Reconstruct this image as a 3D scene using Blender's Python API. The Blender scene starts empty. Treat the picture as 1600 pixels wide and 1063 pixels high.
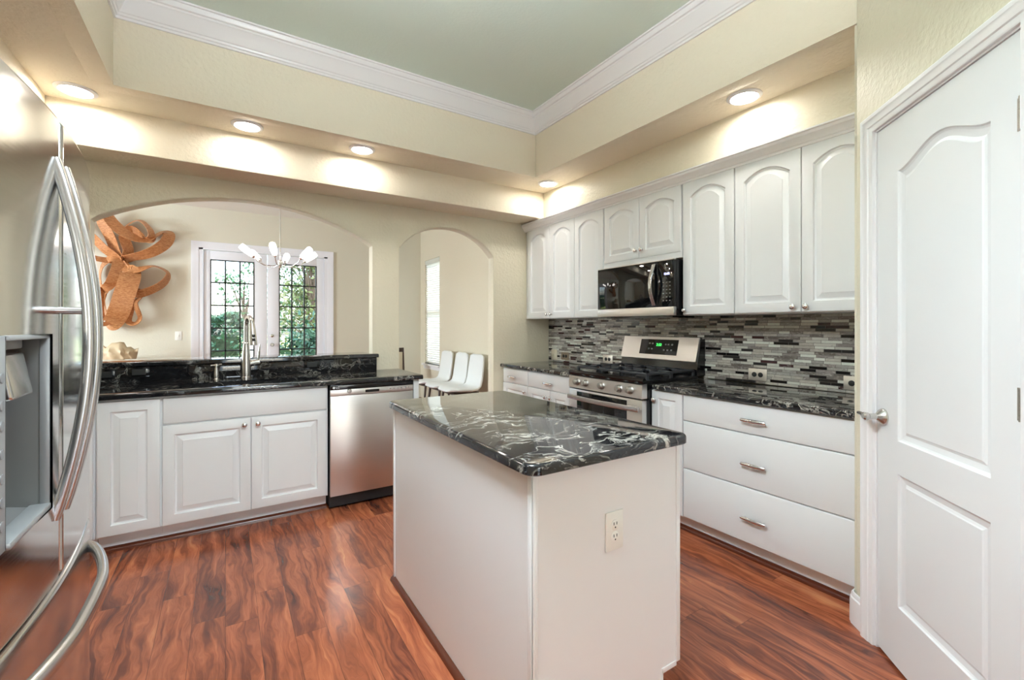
import bpy, bmesh, math, random
from math import sin, cos, pi, radians, sqrt
from mathutils import Vector, Matrix

random.seed(7)
S = bpy.context.scene
C = S.collection

# ------------------------------------------------------------------ camera, light, exposure
cam = bpy.data.cameras.new('camera')
cam_o = bpy.data.objects.new('camera', cam)
C.objects.link(cam_o)
cam_o.location = (0, 0, 1.316)
cam_o.rotation_euler = (radians(90), 0, -0.5681)
cam.sensor_width = 36.0
cam.lens = 701.5 / 1600 * 36
cam.shift_y = -22.3 / 1600
cam.clip_start = 0.02
S.camera = cam_o

S.view_settings.view_transform = 'Standard'
S.view_settings.look = 'None'
S.view_settings.gamma = 1
S.view_settings.use_curve_mapping = False
S.view_settings.exposure = 1.13
S.cycles.use_denoising = True
S.cycles.max_bounces = 10
S.cycles.diffuse_bounces = 6
S.cycles.glossy_bounces = 6
S.cycles.sample_clamp_indirect = 8
S.cycles.caustics_reflective = False
S.cycles.caustics_refractive = False

W = bpy.data.worlds.new('sky')
S.world = W
W.use_nodes = True
wn = W.node_tree
wn.nodes.clear()
w_out = wn.nodes.new('ShaderNodeOutputWorld')
w_bg = wn.nodes.new('ShaderNodeBackground')
w_sky = wn.nodes.new('ShaderNodeTexSky')
w_sky.sky_type = 'NISHITA'
w_sky.sun_disc = False
w_sky.sun_elevation = radians(48)
w_sky.sun_rotation = radians(200)
w_sky.air_density = 1.0
w_sky.dust_density = 3.0
w_bg.inputs['Strength'].default_value = 0.6
wn.links.new(w_sky.outputs[0], w_bg.inputs['Color'])
wn.links.new(w_bg.outputs[0], w_out.inputs[0])

def area_light(name, loc, rot, sx, sy, power, col):
    l = bpy.data.lights.new(name, 'AREA')
    l.shape = 'RECTANGLE'; l.size = sx; l.size_y = sy
    l.energy = power; l.color = col
    o = bpy.data.objects.new(name, l); C.objects.link(o)
    o.location = loc; o.rotation_euler = rot
    return o

sun = bpy.data.lights.new('sun', 'SUN')
sun.energy = 2.6; sun.angle = radians(0.6); sun.color = (1, .95, .85)
sun_o = bpy.data.objects.new('sun', sun); C.objects.link(sun_o)
sun_o.rotation_euler = Vector((-.62, .28, -.73)).to_track_quat('-Z', 'Y').to_euler()     # from behind the house, high

# added fill lamps, set in an invented rear door and living room window
area_light('daylight_sliding_door', (0.55, -3.15, 1.10), (radians(90), 0, 0), 1.2, 2.0, 10, (0.66, 0.86, 1.0))
area_light('added_fill_side', (-4.9, 5.1, 1.5), (radians(90), 0, radians(-90)), 1.6, 1.9, 128, (0.80, 0.92, 1.0))
area_light('added_fill_down', (.3, 1.0, 2.33), (0, 0, 0), .46, .46, 24, (0.80, 0.91, 1.0))  # unseen lamp pair added as soft fill for kitchen and ceiling
area_light('added_fill_up', (.3, 1.0, 2.46), (radians(180), 0, 0), .46, .46, 27, (0.87, 0.94, 1.0))
area_light('daylight_blind_window', (3.75, 7.36, 1.6), (radians(90), 0, radians(90)), .9, 2.0, 3, (1.0, 1.0, 0.98))
LAMP_STRENGTH = 47.0

# ------------------------------------------------------------------ mesh builder
class M:
    def __init__(s): s.bm = bmesh.new()
    def face(s, pts):
        try: return s.bm.faces.new([s.bm.verts.new(p) for p in pts])
        except ValueError: return None
    def box(s, x0, y0, z0, x1, y1, z1, bev=0, seg=2, mat=None):
        t = bmesh.new()
        bmesh.ops.create_cube(t, size=1)
        bmesh.ops.scale(t, vec=(abs(x1-x0), abs(y1-y0), abs(z1-z0)), verts=t.verts)
        if bev:
            bmesh.ops.bevel(t, geom=list(t.edges), offset=bev, segments=seg, profile=.5, affect='EDGES')
        bmesh.ops.translate(t, vec=((x0+x1)/2, (y0+y1)/2, (z0+z1)/2), verts=t.verts)
        if mat: bmesh.ops.transform(t, matrix=mat, verts=t.verts)
        s.add(t); return s
    def add(s, t):
        me = bpy.data.meshes.new('tmp'); t.to_mesh(me); t.free()
        s.bm.from_mesh(me); bpy.data.meshes.remove(me)
    def rings(s, rings, closed=True, cap0=True, cap1=True):
        vs = [[s.bm.verts.new(p) for p in r] for r in rings]
        n = len(vs[0])
        for a, b in zip(vs, vs[1:]):
            for i in range(n if closed else n-1):
                j = (i+1) % n
                try: s.bm.faces.new((a[i], a[j], b[j], b[i]))
                except ValueError: pass
        if cap0: s.bm.faces.new(vs[0][::-1])
        if cap1: s.bm.faces.new(vs[-1])
        return s
    def tube(s, pts, r, n=12, flat=None, cap=True, up=(0, 0, 1)):
        """round (or flattened: flat=(a,b) radii along side/up) tube along pts"""
        pts = [Vector(p) for p in pts]
        rs = r if isinstance(r, (list, tuple)) else [r]*len(pts)
        rings = []
        N = None
        for i, p in enumerate(pts):
            t = (pts[min(i+1, len(pts)-1)] - pts[max(i-1, 0)]).normalized()
            if N is None:
                u = Vector(up)
                if abs(t.dot(u)) > .95: u = Vector((1, 0, 0)) if abs(t.x) < .9 else Vector((0, 1, 0))
                N = (u - t*t.dot(u)).normalized()
            else:
                N = (N - t*t.dot(N)).normalized()
            B = t.cross(N)
            a, b = flat if flat else (1, 1)
            rings.append([p + rs[i]*(B*a*cos(2*pi*k/n) + N*b*sin(2*pi*k/n)) for k in range(n)])
        return s.rings(rings, cap0=cap, cap1=cap)
    def bar(s, pts, w, h, up=(0, 0, 1), cap=True, rnd=.25):
        """bar with rounded-rectangle section, w across, h along up"""
        pts = [Vector(p) for p in pts]
        c = rnd*min(w, h)
        sec = []
        for sx, sy, a0 in ((1, 1, 0), (-1, 1, 90), (-1, -1, 180), (1, -1, 270)):
            for k in range(4):
                a = radians(a0 + 30*k)
                sec.append((sx*(w/2-c)+c*cos(a), sy*(h/2-c)+c*sin(a)))
        rings = []
        for i, p in enumerate(pts):
            t = (pts[min(i+1, len(pts)-1)] - pts[max(i-1, 0)]).normalized()
            u = Vector(up); u = (u - t*t.dot(u)).normalized()
            B = t.cross(u)
            rings.append([p + B*x + u*y for x, y in sec])
        return s.rings(rings, cap0=cap, cap1=cap)
    def cyl(s, p0, p1, r0, r1=None, n=20):
        return s.tube([p0, p1], [r0, r0 if r1 is None else r1], n)
    def lathe(s, prof, origin=(0, 0, 0), axis=(0, 0, 1), n=24):
        """prof: list of (radius, height along axis)"""
        ax = Vector(axis).normalized()
        u = Vector((1, 0, 0)) if abs(ax.x) < .9 else Vector((0, 1, 0))
        N = (u - ax*ax.dot(u)).normalized(); B = ax.cross(N)
        O = Vector(origin)
        return s.rings([[O + ax*h + max(r, 1e-4)*(N*cos(2*pi*k/n) + B*sin(2*pi*k/n)) for k in range(n)] for r, h in prof])
    def prism(s, poly, a0, a1, axis='z'):
        """polygon (2-D) extruded along axis"""
        def P(p, a):
            if axis == 'z': return (p[0], p[1], a)
            if axis == 'y': return (p[0], a, p[1])
            return (a, p[0], p[1])
        return s.rings([[P(p, a0) for p in poly], [P(p, a1) for p in poly]])
    def build(s, name, mat, parent=None, smooth=38, bevel=0, kind=None):
        bmesh.ops.remove_doubles(s.bm, verts=s.bm.verts, dist=1e-5)
        bmesh.ops.recalc_face_normals(s.bm, faces=s.bm.faces)
        me = bpy.data.meshes.new(name)
        s.bm.to_mesh(me); s.bm.free()
        mats = mat if isinstance(mat, (list, tuple)) else [mat]
        for m in mats: me.materials.append(m)
        if smooth:
            for p in me.polygons: p.use_smooth = True
            me.set_sharp_from_angle(angle=radians(smooth))
        o = bpy.data.objects.new(name, me); C.objects.link(o)
        if parent: o.parent = parent
        if bevel:
            b = o.modifiers.new('edge', 'BEVEL'); b.width = bevel; b.segments = 3
            b.limit_method = 'ANGLE'; b.angle_limit = radians(50)
        if kind: o['kind'] = kind
        return o

def tag(o, label, cat, group=None, kind=None):
    o['label'] = label; o['category'] = cat
    if group: o['group'] = group
    if kind: o['kind'] = kind
    return o
def thing(name, label, cat, loc=(0, 0, 0), rz=0, group=None):
    o = bpy.data.objects.new(name, None); C.objects.link(o)
    o.empty_display_size = .1
    o.location = loc; o.rotation_euler = (0, 0, rz)
    return tag(o, label, cat, group)
def struct(o, label=None, cat=None):
    o['kind'] = 'structure'
    if label: o['label'] = label
    if cat: o['category'] = cat
    return o
def copy_tree(o, parent=None):
    c = o.copy(); C.objects.link(c)
    if parent: c.parent = parent
    for ch in o.children: copy_tree(ch, c)
    return c
def text(name, body, size, mat, parent, loc, rot, ext=.0004):
    cu = bpy.data.curves.new('lettering', 'FONT'); cu.body = body; cu.size = size; cu.extrude = ext
    cu.align_x = 'CENTER'; cu.align_y = 'CENTER'
    t = bpy.data.objects.new('lettering', cu); C.objects.link(t)
    bpy.context.view_layer.update()
    me = bpy.data.meshes.new_from_object(t.evaluated_get(bpy.context.evaluated_depsgraph_get()))
    bpy.data.objects.remove(t); bpy.data.curves.remove(cu)
    me.materials.clear(); me.materials.append(mat)
    o = bpy.data.objects.new(name, me); C.objects.link(o)
    o.parent = parent; o.location = loc; o.rotation_euler = rot
    return o

# ------------------------------------------------------------------ materials
def srgb(r, g, b):
    f = lambda c: (c/255/12.92) if c/255 <= .04045 else ((c/255+.055)/1.055)**2.4
    return (f(r), f(g), f(b), 1)
class N:
    def __init__(s, name):
        s.m = bpy.data.materials.new(name); s.m.use_nodes = True
        s.t = s.m.node_tree; s.b = s.t.nodes['Principled BSDF']
    def n(s, typ, **kw):
        x = s.t.nodes.new(typ)
        for k, v in kw.items(): setattr(x, k, v)
        return x
    def l(s, a, b): s.t.links.new(a, b)
    def set(s, **kw):
        for k, v in kw.items(): s.b.inputs[k.replace('_', ' ')].default_value = v
        return s
    def sock(s, x, inp):
        if hasattr(x, 'is_output'): s.l(x, inp)
        elif x is not None: inp.default_value = x
    def math(s, op, a, b=None, c=None):
        x = s.n('ShaderNodeMath', operation=op)
        s.sock(a, x.inputs[0]); s.sock(b, x.inputs[1]); s.sock(c, x.inputs[2])
        return x.outputs[0]
    def pos(s): return s.n('ShaderNodeNewGeometry').outputs['Position']
    def objc(s): return s.n('ShaderNodeTexCoord').outputs['Object']
    def xyz(s, v):
        x = s.n('ShaderNodeSeparateXYZ'); s.l(v, x.inputs[0]); return x.outputs
    def vec(s, x, y, z):
        c = s.n('ShaderNodeCombineXYZ')
        for a, i in zip((x, y, z), c.inputs): s.sock(a, i)
        return c.outputs[0]
    def scale(s, v, sc, rot=(0, 0, 0)):
        m = s.n('ShaderNodeMapping'); s.l(v, m.inputs[0]); m.inputs['Scale'].default_value = sc
        m.inputs['Rotation'].default_value = rot
        return m.outputs[0]
    def noise(s, v, sc, det=4, rough=.55, dist=0, out=0):
        x = s.n('ShaderNodeTexNoise'); s.l(v, x.inputs['Vector'])
        x.inputs['Scale'].default_value = sc; x.inputs['Detail'].default_value = det
        x.inputs['Roughness'].default_value = rough; x.inputs['Distortion'].default_value = dist
        return x.outputs[out]
    def ramp(s, f, stops, interp='LINEAR'):
        r = s.n('ShaderNodeValToRGB'); s.l(f, r.inputs[0]); e = r.color_ramp
        e.interpolation = interp
        while len(e.elements) < len(stops): e.elements.new(.5)
        for k, (p, c) in zip(e.elements, stops): k.position = p; k.color = c if len(c) == 4 else (*c, 1)
        return r.outputs[0]
    def mix(s, f, a, b, mode='MIX'):
        x = s.n('ShaderNodeMix', data_type='RGBA', blend_type=mode)
        s.sock(f, x.inputs[0]); s.sock(a, x.inputs[6]); s.sock(b, x.inputs[7])
        return x.outputs[2]
    def white(s, v):
        x = s.n('ShaderNodeTexWhiteNoise', noise_dimensions='3D'); s.l(v, x.inputs[0]); return x.outputs
    def bump(s, h, strength=.2, dist=.01):
        x = s.n('ShaderNodeBump'); x.inputs['Strength'].default_value = strength
        x.inputs['Distance'].default_value = dist; s.l(h, x.inputs['Height'])
        s.l(x.outputs[0], s.b.inputs['Normal']); return s
    def col(s, c): s.l(c, s.b.inputs['Base Color']); return s

def plain(name, c, rough=.5, metal=0, **kw):
    x = N(name); x.set(Base_Color=c, Roughness=rough, Metallic=metal, **kw)
    return x.m

def wall_mat(name, c, bump=.25, sc=55, rough=.55):
    x = N(name); x.set(Roughness=rough)
    p = x.pos()
    n = x.noise(p, sc, 3, .5)
    k = x.ramp(n, [(.42, (0, 0, 0)), (.62, (1, 1, 1))])
    v = x.noise(p, 1.3, 2)
    x.col(x.mix(x.math('MULTIPLY', v, .25), c, tuple(q*.94 for q in c[:3])+(1,)))
    x.bump(k, bump, .004)
    return x.m

m_wall = wall_mat('cream_wall', srgb(224, 217, 197), .32, 50, .48)
m_tray = wall_mat('tray_paint', srgb(214, 203, 172), .15)
m_ring = wall_mat('cream_ceiling', srgb(238, 229, 210), .3, 40)
m_green = wall_mat('sage_ceiling', srgb(222, 237, 226), .08, 60)
m_ceil = wall_mat('white_ceiling', srgb(238, 236, 230), .1, 60)
m_dine = wall_mat('dining_wall', srgb(217, 214, 199), .08)
m_trim = plain('white_trim', srgb(240, 240, 242), .3)
m_door = plain('white_door_skylight_tint', srgb(234, 237, 246), .35)  # white doors, with the bluish skylight cast put into the colour
m_white = plain('white_cabinet_paint', srgb(230, 232, 234), .32)
m_shadow = plain('cabinet_inside', srgb(150, 150, 146), .7)
m_black = plain('black_gloss', (.006, .006, .007, 1), .12)
m_blackmat = plain('black_matte', (.012, .012, .013, 1), .5)
m_iron = plain('cast_iron', (.03, .033, .04, 1), .38)
m_chrome = plain('polished_chrome', (.82, .82, .84, 1), .1, 1)
m_nickel = plain('brushed_nickel', (.62, .61, .59, 1), .25, 1)
m_glass_dark = plain('dark_appliance_glass', (.004, .005, .006, 1), .03, 0)
m_plate = plain('white_plastic', srgb(235, 235, 230), .35)
m_ivory = plain('ivory_plastic', srgb(226, 218, 198), .4)
m_slot = plain('outlet_slot', (.01, .01, .01, 1), .5)
m_chair = plain('white_upholstery', srgb(232, 236, 236), .55)
m_dwood = plain('dark_stained_wood', srgb(58, 40, 30), .4)
m_grey_plastic = plain('grey_plastic', srgb(150, 152, 152), .35, .4)
m_button = plain('grey_button', srgb(138, 140, 140), .4, .4)
m_greydk = plain('dark_grey_case', srgb(74, 76, 78), .4, .3)

def emit(name, c, s):
    x = N(name); x.set(Base_Color=c, Emission_Color=c, Emission_Strength=s); return x.m
m_lamp = emit('lamp_diffuser', (1, .955, .88, 1), LAMP_STRENGTH)
m_shade = emit('lit_glass_shade', (1, .95, .88, 1), 5)
m_green_led = emit('green_display', (.05, 1, .12, 1), 1.6)
m_blue_led = emit('blue_display', (.45, .5, 1, 1), 2.2)
m_icon = plain('grey_print', srgb(120, 120, 118), .5)
m_whiteprint = plain('white_print', srgb(225, 225, 225), .4)

def steel(name, c, rough, along='x', bump=.04):
    x = N(name); x.set(Metallic=1.0, Roughness=rough)
    p = x.pos()
    sc = {'x': (3, 3, 260), 'z': (260, 260, 3)}[along]
    n = x.noise(x.scale(p, sc), 1, 3, .6)
    x.col(x.mix(n, tuple(q*.9 for q in c[:3])+(1,), c))
    x.l(x.math('MULTIPLY_ADD', n, .12, rough-.05), x.b.inputs['Roughness'])
    x.bump(n, bump, .001)
    return x.m
m_steel = steel('stainless_steel', (.74, .72, .70, 1), .34)
m_steel_f = steel('fridge_stainless', (.70, .70, .69, 1), .12, 'x', .015)
m_steel_h = plain('handle_stainless', (.56, .56, .56, 1), .26, 1)
m_knob = plain('satin_knob_steel', (.42, .41, .39, 1), .32, 1)
m_plate_steel = plain('satin_plate', (.72, .68, .62, 1), .42, .85)
m_steel_d = plain('grey_recess', srgb(128, 128, 126), .38, .5)

def granite(name, m0, c0):
    x = N(name); x.set(Roughness=.04, Specular_IOR_Level=.62)
    p = x.pos()
    d = x.noise(x.scale(p, (1, 1, 1)), 2.2, 3, .6, 0, 1)
    wp = x.n('ShaderNodeVectorMath', operation='MULTIPLY_ADD')
    x.l(d, wp.inputs[0]); wp.inputs[1].default_value = (.55, .55, .55); x.l(p, wp.inputs[2])
    q = x.scale(wp.outputs[0], (1.7, 5.2, 5.2), (0, radians(24), radians(24)))
    a = x.noise(q, 2.3, 9, .62, .6)
    r = x.math('ABSOLUTE', x.math('SUBTRACT', a, .5))
    vein = x.ramp(r, [(0, (1, 1, 1)), (.010, (.5, .5, .5)), (.03, (0, 0, 0))])
    msk = x.ramp(x.noise(p, 4.0, 4, .6), [(m0, (0, 0, 0)), (m0+.18, (1, 1, 1))])
    cl = x.ramp(x.noise(q, 5.5, 8, .7, 1.2), [(c0, (0, 0, 0)), (c0+.17, (1, 1, 1))])
    f = x.math('MAXIMUM', x.math('MULTIPLY', vein, msk), x.math('MULTIPLY', cl, .42))
    vc = x.mix(x.noise(p, 9, 2), srgb(212, 210, 202), srgb(150, 146, 136))
    base = x.ramp(x.noise(q, 8, 6, .7), [(.35, (.004, .004, .005)), (.7, (.022, .023, .026))])
    x.col(x.mix(f, base, vc))
    return x.m
m_granite = granite('black_granite', .39, .585)
m_granite_dark = granite('sparse_black_granite', .47, .64)

def floor_mat():
    x = N('reddish_acacia_planks')
    p = x.pos(); X, Y, Z = x.xyz(p)
    wdt, ln = .125, 1.25
    row = x.math('FLOOR', x.math('DIVIDE', X, wdt))
    rr = x.white(x.vec(row, 3.1, 1.7))[0]
    yy = x.math('ADD', x.math('DIVIDE', Y, ln), x.math('MULTIPLY', rr, 7.0))
    idn = x.math('FLOOR', yy)
    pr = x.white(x.vec(row, idn, 9.3))
    r1 = pr[0]
    fx = x.math('FRACT', x.math('DIVIDE', X, wdt)); fy = x.math('FRACT', yy)
    ex = x.math('MINIMUM', fx, x.math('SUBTRACT', 1, fx))
    ey = x.math('MINIMUM', fy, x.math('SUBTRACT', 1, fy))
    seam = x.math('MAXIMUM', x.math('LESS_THAN', ex, .008), x.math('LESS_THAN', ey, .0008))
    off = x.math('MULTIPLY', r1, 40)
    xo = x.math('ADD', X, off)
    warp = x.math('SUBTRACT', x.noise(x.vec(x.math('MULTIPLY', xo, 9), x.math('MULTIPLY', Y, 2.6), off), 1, 3, .5), .5)
    xw = x.math('ADD', xo, x.math('MULTIPLY', warp, .16))
    fine = x.noise(x.vec(x.math('MULTIPLY', xw, 90), x.math('MULTIPLY', Y, 3.0), off), 1, 5, .68)
    streak = x.noise(x.vec(x.math('MULTIPLY', xw, 34), x.math('MULTIPLY', Y, 1.6), off), 1, 4, .6)
    blot = x.noise(x.vec(x.math('MULTIPLY', xw, 11), x.math('MULTIPLY', Y, 2.4), off), 1, 3, .55, .8)
    g = x.math('ADD', x.math('MULTIPLY', streak, .48), x.math('MULTIPLY', fine, .22))
    g = x.math('ADD', g, x.math('MULTIPLY', blot, .34))
    g = x.math('ADD', g, x.math('MULTIPLY', x.math('SUBTRACT', r1, .5), .10))
    c = x.ramp(g, [(.35, srgb(76, 40, 31)), (.44, srgb(114, 60, 42)), (.52, srgb(149, 81, 54)), (.60, srgb(177, 101, 67)), (.72, srgb(206, 134, 90))])
    c = x.mix(x.math('MULTIPLY', seam, .6), c, (.02, .008, .005, 1))
    x.col(c)
    x.l(x.math('MULTIPLY_ADD', fine, .14, .14), x.b.inputs['Roughness'])
    x.bump(x.math('SUBTRACT', x.math('MULTIPLY', fine, .25), x.math('MULTIPLY', seam, 1.0)), .12, .001)
    return x.m
m_floor = floor_mat()
m_redwood = plain('reddish_wood_molding', srgb(92, 44, 26), .25)

def mosaic():
    x = N('glass_stone_mosaic')
    p = x.pos(); X, Y, Z = x.xyz(p)
    hgt = .0178
    zr = x.math('DIVIDE', Z, hgt)
    row = x.math('FLOOR', zr); fz = x.math('FRACT', zr)
    rr = x.white(x.vec(row, 5.3, 2.2))[0]
    w = x.math('ADD', x.math('DIVIDE', Y, .092), x.math('MULTIPLY', rr, 57.0))
    def vor(feature):
        v = x.n('ShaderNodeTexVoronoi', voronoi_dimensions='1D', feature=feature)
        x.l(w, v.inputs['W']); v.inputs['Scale'].default_value = 1.0; v.inputs['Randomness'].default_value = .8
        return v
    cell = vor('F1'); dist = vor('DISTANCE_TO_EDGE')
    cr = x.xyz(cell.outputs['Color'])
    h = x.white(x.vec(x.math('MULTIPLY', cr[0], 91), row, cr[1]))
    k = h[0]; k2 = x.xyz(h[1])[1]
    c = x.ramp(k, [(0, srgb(10, 7, 8)), (.14, srgb(62, 34, 36)), (.18, srgb(112, 104, 98)), (.30, srgb(156, 152, 146)),
                   (.48, srgb(180, 174, 164)), (.64, srgb(136, 128, 124)), (.74, srgb(202, 202, 192)), (.9, srgb(222, 226, 216))], 'CONSTANT')
    vn = x.noise(x.vec(x.math('MULTIPLY', k2, 30), x.math('MULTIPLY', Y, 1), x.math('MULTIPLY', Z, 2.5)), 26, 6, .65, 1.5)
    stone = x.math('GREATER_THAN', k, .18)
    c = x.mix(x.math('MULTIPLY', stone, x.ramp(vn, [(.5, (0, 0, 0)), (.68, (.55, .55, .55))])), c, srgb(214, 210, 202))
    c = x.mix(x.math('MULTIPLY', stone, x.ramp(vn, [(.3, (.5, .5, .5)), (.42, (0, 0, 0))])), c, srgb(92, 82, 80))
    ez = x.math('MINIMUM', fz, x.math('SUBTRACT', 1, fz))
    grout = x.math('MAXIMUM', x.math('LESS_THAN', ez, .055), x.math('LESS_THAN', dist.outputs['Distance'], .013))
    c = x.mix(grout, c, srgb(104, 100, 96))
    x.col(c)
    glassy = x.math('LESS_THAN', x.math('FRACT', x.math('MULTIPLY', k, 7.31)), .5)
    rg = x.math('MULTIPLY_ADD', glassy, -.2, .3)
    x.l(x.math('MAXIMUM', rg, x.math('MULTIPLY', grout, .8)), x.b.inputs['Roughness'])
    tilt = x.math('MULTIPLY', x.math('SUBTRACT', 1, grout), x.math('ADD', .6, x.math('MULTIPLY', k2, .4)))
    x.bump(tilt, .35, .002)
    return x.m
m_mosaic = mosaic()

def veneer():
    x = N('bent_wood_veneer'); x.set(Roughness=.35)
    p = x.pos()
    n = x.noise(x.scale(p, (8, 8, 30), (0, radians(35), 0)), 4, 5, .6, .5)
    x.col(x.ramp(n, [(.3, srgb(150, 92, 54)), (.5, srgb(190, 130, 84)), (.7, srgb(212, 164, 118))]))
    return x.m
m_veneer = veneer()

def leaf_mat(name, a, b, t=.35):
    x = N(name); x.set(Roughness=.5)
    n = x.noise(x.pos(), 5, 3)
    x.col(x.mix(n, a, b))
    return x.m
m_leaf1 = leaf_mat('hedge_leaf', srgb(22, 58, 44), srgb(52, 96, 70))
m_leaf2 = leaf_mat('tree_leaf', srgb(36, 76, 62), srgb(80, 118, 84))
m_leaf3 = leaf_mat('olive_leaf', srgb(42, 66, 42), srgb(110, 124, 78))
m_bark = plain('bark', srgb(78, 70, 60), .85)
m_lawn = leaf_mat('lawn', srgb(150, 165, 90), srgb(190, 196, 120))
m_fabric = leaf_mat('beige_fabric', srgb(186, 164, 132), srgb(206, 190, 160))
m_sofa = leaf_mat('cream_sofa', srgb(206, 196, 172), srgb(216, 206, 186))

def glass():
    x = N('window_glass')
    t = x.t; out = t.nodes['Material Output']
    a = x.n('ShaderNodeBsdfTransparent'); b = x.n('ShaderNodeBsdfGlossy'); b.inputs['Roughness'].default_value = 0
    f = x.n('ShaderNodeFresnel'); f.inputs[0].default_value = 1.25
    mx = x.n('ShaderNodeMixShader')
    x.l(f.outputs[0], mx.inputs[0]); x.l(a.outputs[0], mx.inputs[1]); x.l(b.outputs[0], mx.inputs[2])
    x.l(mx.outputs[0], out.inputs[0])
    return x.m
m_glass = glass()

def blind_mat():
    x = N('blind_slat'); x.set(Base_Color=srgb(245, 245, 242), Roughness=.5)
    t = x.t; out = t.nodes['Material Output']
    tr = x.n('ShaderNodeBsdfTranslucent'); tr.inputs[0].default_value = srgb(245, 245, 240)
    mx = x.n('ShaderNodeMixShader'); mx.inputs[0].default_value = .55
    x.l(x.b.outputs[0], mx.inputs[1]); x.l(tr.outputs[0], mx.inputs[2]); x.l(mx.outputs[0], out.inputs[0])
    return x.m
m_blind = blind_mat()

# ------------------------------------------------------------------ the setting
YB, YB2 = 3.99, 4.10        # wall with the two arches
XR = 3.04                   # cabinet wall, runs on into the dining room
XL = -1.22
YF = 7.9                    # far wall with the French doors
RZ, TZ, DZ = 2.659, 3.19, 3.03

m = M(); m.box(-5.2, -3.4, -.1, 3.3, 8.1, 0)
struct(m.build('floor', m_floor, smooth=0), 'glossy reddish brown wood plank floor through the kitchen', 'floor')

def slab(name, us, zs, holes, a0, a1, axis, mat, bevel=0):
    """wall with rectangular holes: us, zs breaks; holes = set of (i,j); axis = normal axis"""
    mm = M()
    P = (lambda u, z, a: (u, a, z)) if axis == 'y' else (lambda u, z, a: (a, u, z))
    solid = lambda i, j: 0 <= i < len(us)-1 and 0 <= j < len(zs)-1 and (i, j) not in holes
    for i in range(len(us)-1):
        for j in range(len(zs)-1):
            if not solid(i, j): continue
            u0, u1, z0, z1 = us[i], us[i+1], zs[j], zs[j+1]
            for a in (a0, a1): mm.face([P(u0, z0, a), P(u1, z0, a), P(u1, z1, a), P(u0, z1, a)])
            for di, dj, e in ((-1, 0, ((u0, z0), (u0, z1))), (1, 0, ((u1, z0), (u1, z1))), (0, -1, ((u0, z0), (u1, z0))), (0, 1, ((u0, z1), (u1, z1)))):
                if not solid(i+di, j+dj):
                    mm.face([P(*e[0], a0), P(*e[1], a0), P(*e[1], a1), P(*e[0], a1)])
    return struct(mm.build(name, mat, smooth=30, bevel=bevel))

# wall with arches
def arch_z(u, uc, w, zs, za):
    rise = za - zs; R = (w*w + rise*rise)/(2*rise)
    return za - R + sqrt(max(R*R - (u-uc)**2, 0))
A1 = (.17, .92, 2.022, 2.277)       # centre, half width, spring, apex of the wide opening
A2 = (1.825, .496, 2.015, 2.262)
LEDGE_Z = 1.036
def arch_wall():
    mm = M()
    us = [XL]
    for (uc, w, zs, za) in (A1, A2): us += [uc - w + 2*w*k/36 for k in range(37)]
    us.append(XR)
    top = RZ + .1
    def lo(u0, u1):
        for k, (uc, w, zs, za) in enumerate((A1, A2)):
            if u0 >= uc-w-1e-6 and u1 <= uc+w+1e-6: return (uc, w, zs, za, LEDGE_Z if k == 0 else 0)
        return None
    for u0, u1 in zip(us, us[1:]):
        a = lo(u0, u1)
        spans = []
        if a is None: spans = [(0, 0, top, top)]
        else:
            z0, z1 = arch_z(u0, *a[:4]), arch_z(u1, *a[:4])
            spans = [(z0, z1, top, top)]
            if a[4] > 0: spans.append((0, 0, a[4], a[4]))
        for (b0, b1, t0, t1) in spans:
            for y in (YB, YB2): mm.face([(u0, y, b0), (u1, y, b1), (u1, y, t1), (u0, y, t0)])
            mm.face([(u0, YB, b0), (u1, YB, b1), (u1, YB2, b1), (u0, YB2, b0)])
            mm.face([(u0, YB, t0), (u1, YB, t1), (u1, YB2, t1), (u0, YB2, t0)])
    for (uc, w, zs, za), low in ((A1, LEDGE_Z), (A2, 0)):
        for u in (uc-w, uc+w): mm.face([(u, YB, low), (u, YB2, low), (u, YB2, zs), (u, YB, zs)])
    for u in (XL, XR): mm.face([(u, YB, 0), (u, YB2, 0), (u, YB2, top), (u, YB, top)])
    return struct(mm.build('wall_back', m_wall, smooth=30, bevel=.012))
arch_wall()

WY0, WY1, WZ0, WZ1 = 7.03, 7.69, .64, 2.485
slab('wall_right', [.87, WY0, WY1, YF+.15], [0, WZ0, WZ1, 3.25], {(1, 1)}, XR, XR+.14, 'x', m_wall)
# pantry: stub return, angled wall with the door opening, side wall
PC = (2.352, .852)                      # outer corner
dd = 1/sqrt(2)
DOOR_S0, DOOR_S1, DOOR_H = .150, .815, 2.105  # along the angled wall from the corner
m = M(); m.box(PC[0]+.02, .76, 0, XR, .868, 3.25)
struct(m.build('wall_pantry_return', m_wall, smooth=0))
ang = thing('wall_pantry', 'cream textured angled pantry wall holding the white door', 'wall', (PC[0], PC[1], 0), radians(-135)); ang['kind'] = 'structure'
LEN = .98
def angled():
    mm = M()
    us = [0, DOOR_S0-.012, DOOR_S1+.012, LEN]; zs = [0, DOOR_H+.012, 3.25]
    P = lambda u, z, a: (u, a, z)
    for i in range(3):
        for j in range(2):
            if (i, j) == (1, 0): continue
            u0, u1, z0, z1 = us[i], us[i+1], zs[j], zs[j+1]
            for a in (0, .11): mm.face([P(u0, z0, a), P(u1, z0, a), P(u1, z1, a), P(u0, z1, a)])
    for u in us: mm.face([P(u, 0, 0), P(u, 0, .11), P(u, zs[1] if u in us[1:3] else 3.25, .11), P(u, zs[1] if u in us[1:3] else 3.25, 0)])
    mm.face([P(us[1], zs[1], 0), P(us[2], zs[1], 0), P(us[2], zs[1], .11), P(us[1], zs[1], .11)])
    return mm.build('wall_surface', m_wall, ang, smooth=30, bevel=.02)
angled()
PX2, PY2 = PC[0]-LEN*dd, PC[1]-LEN*dd
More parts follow.
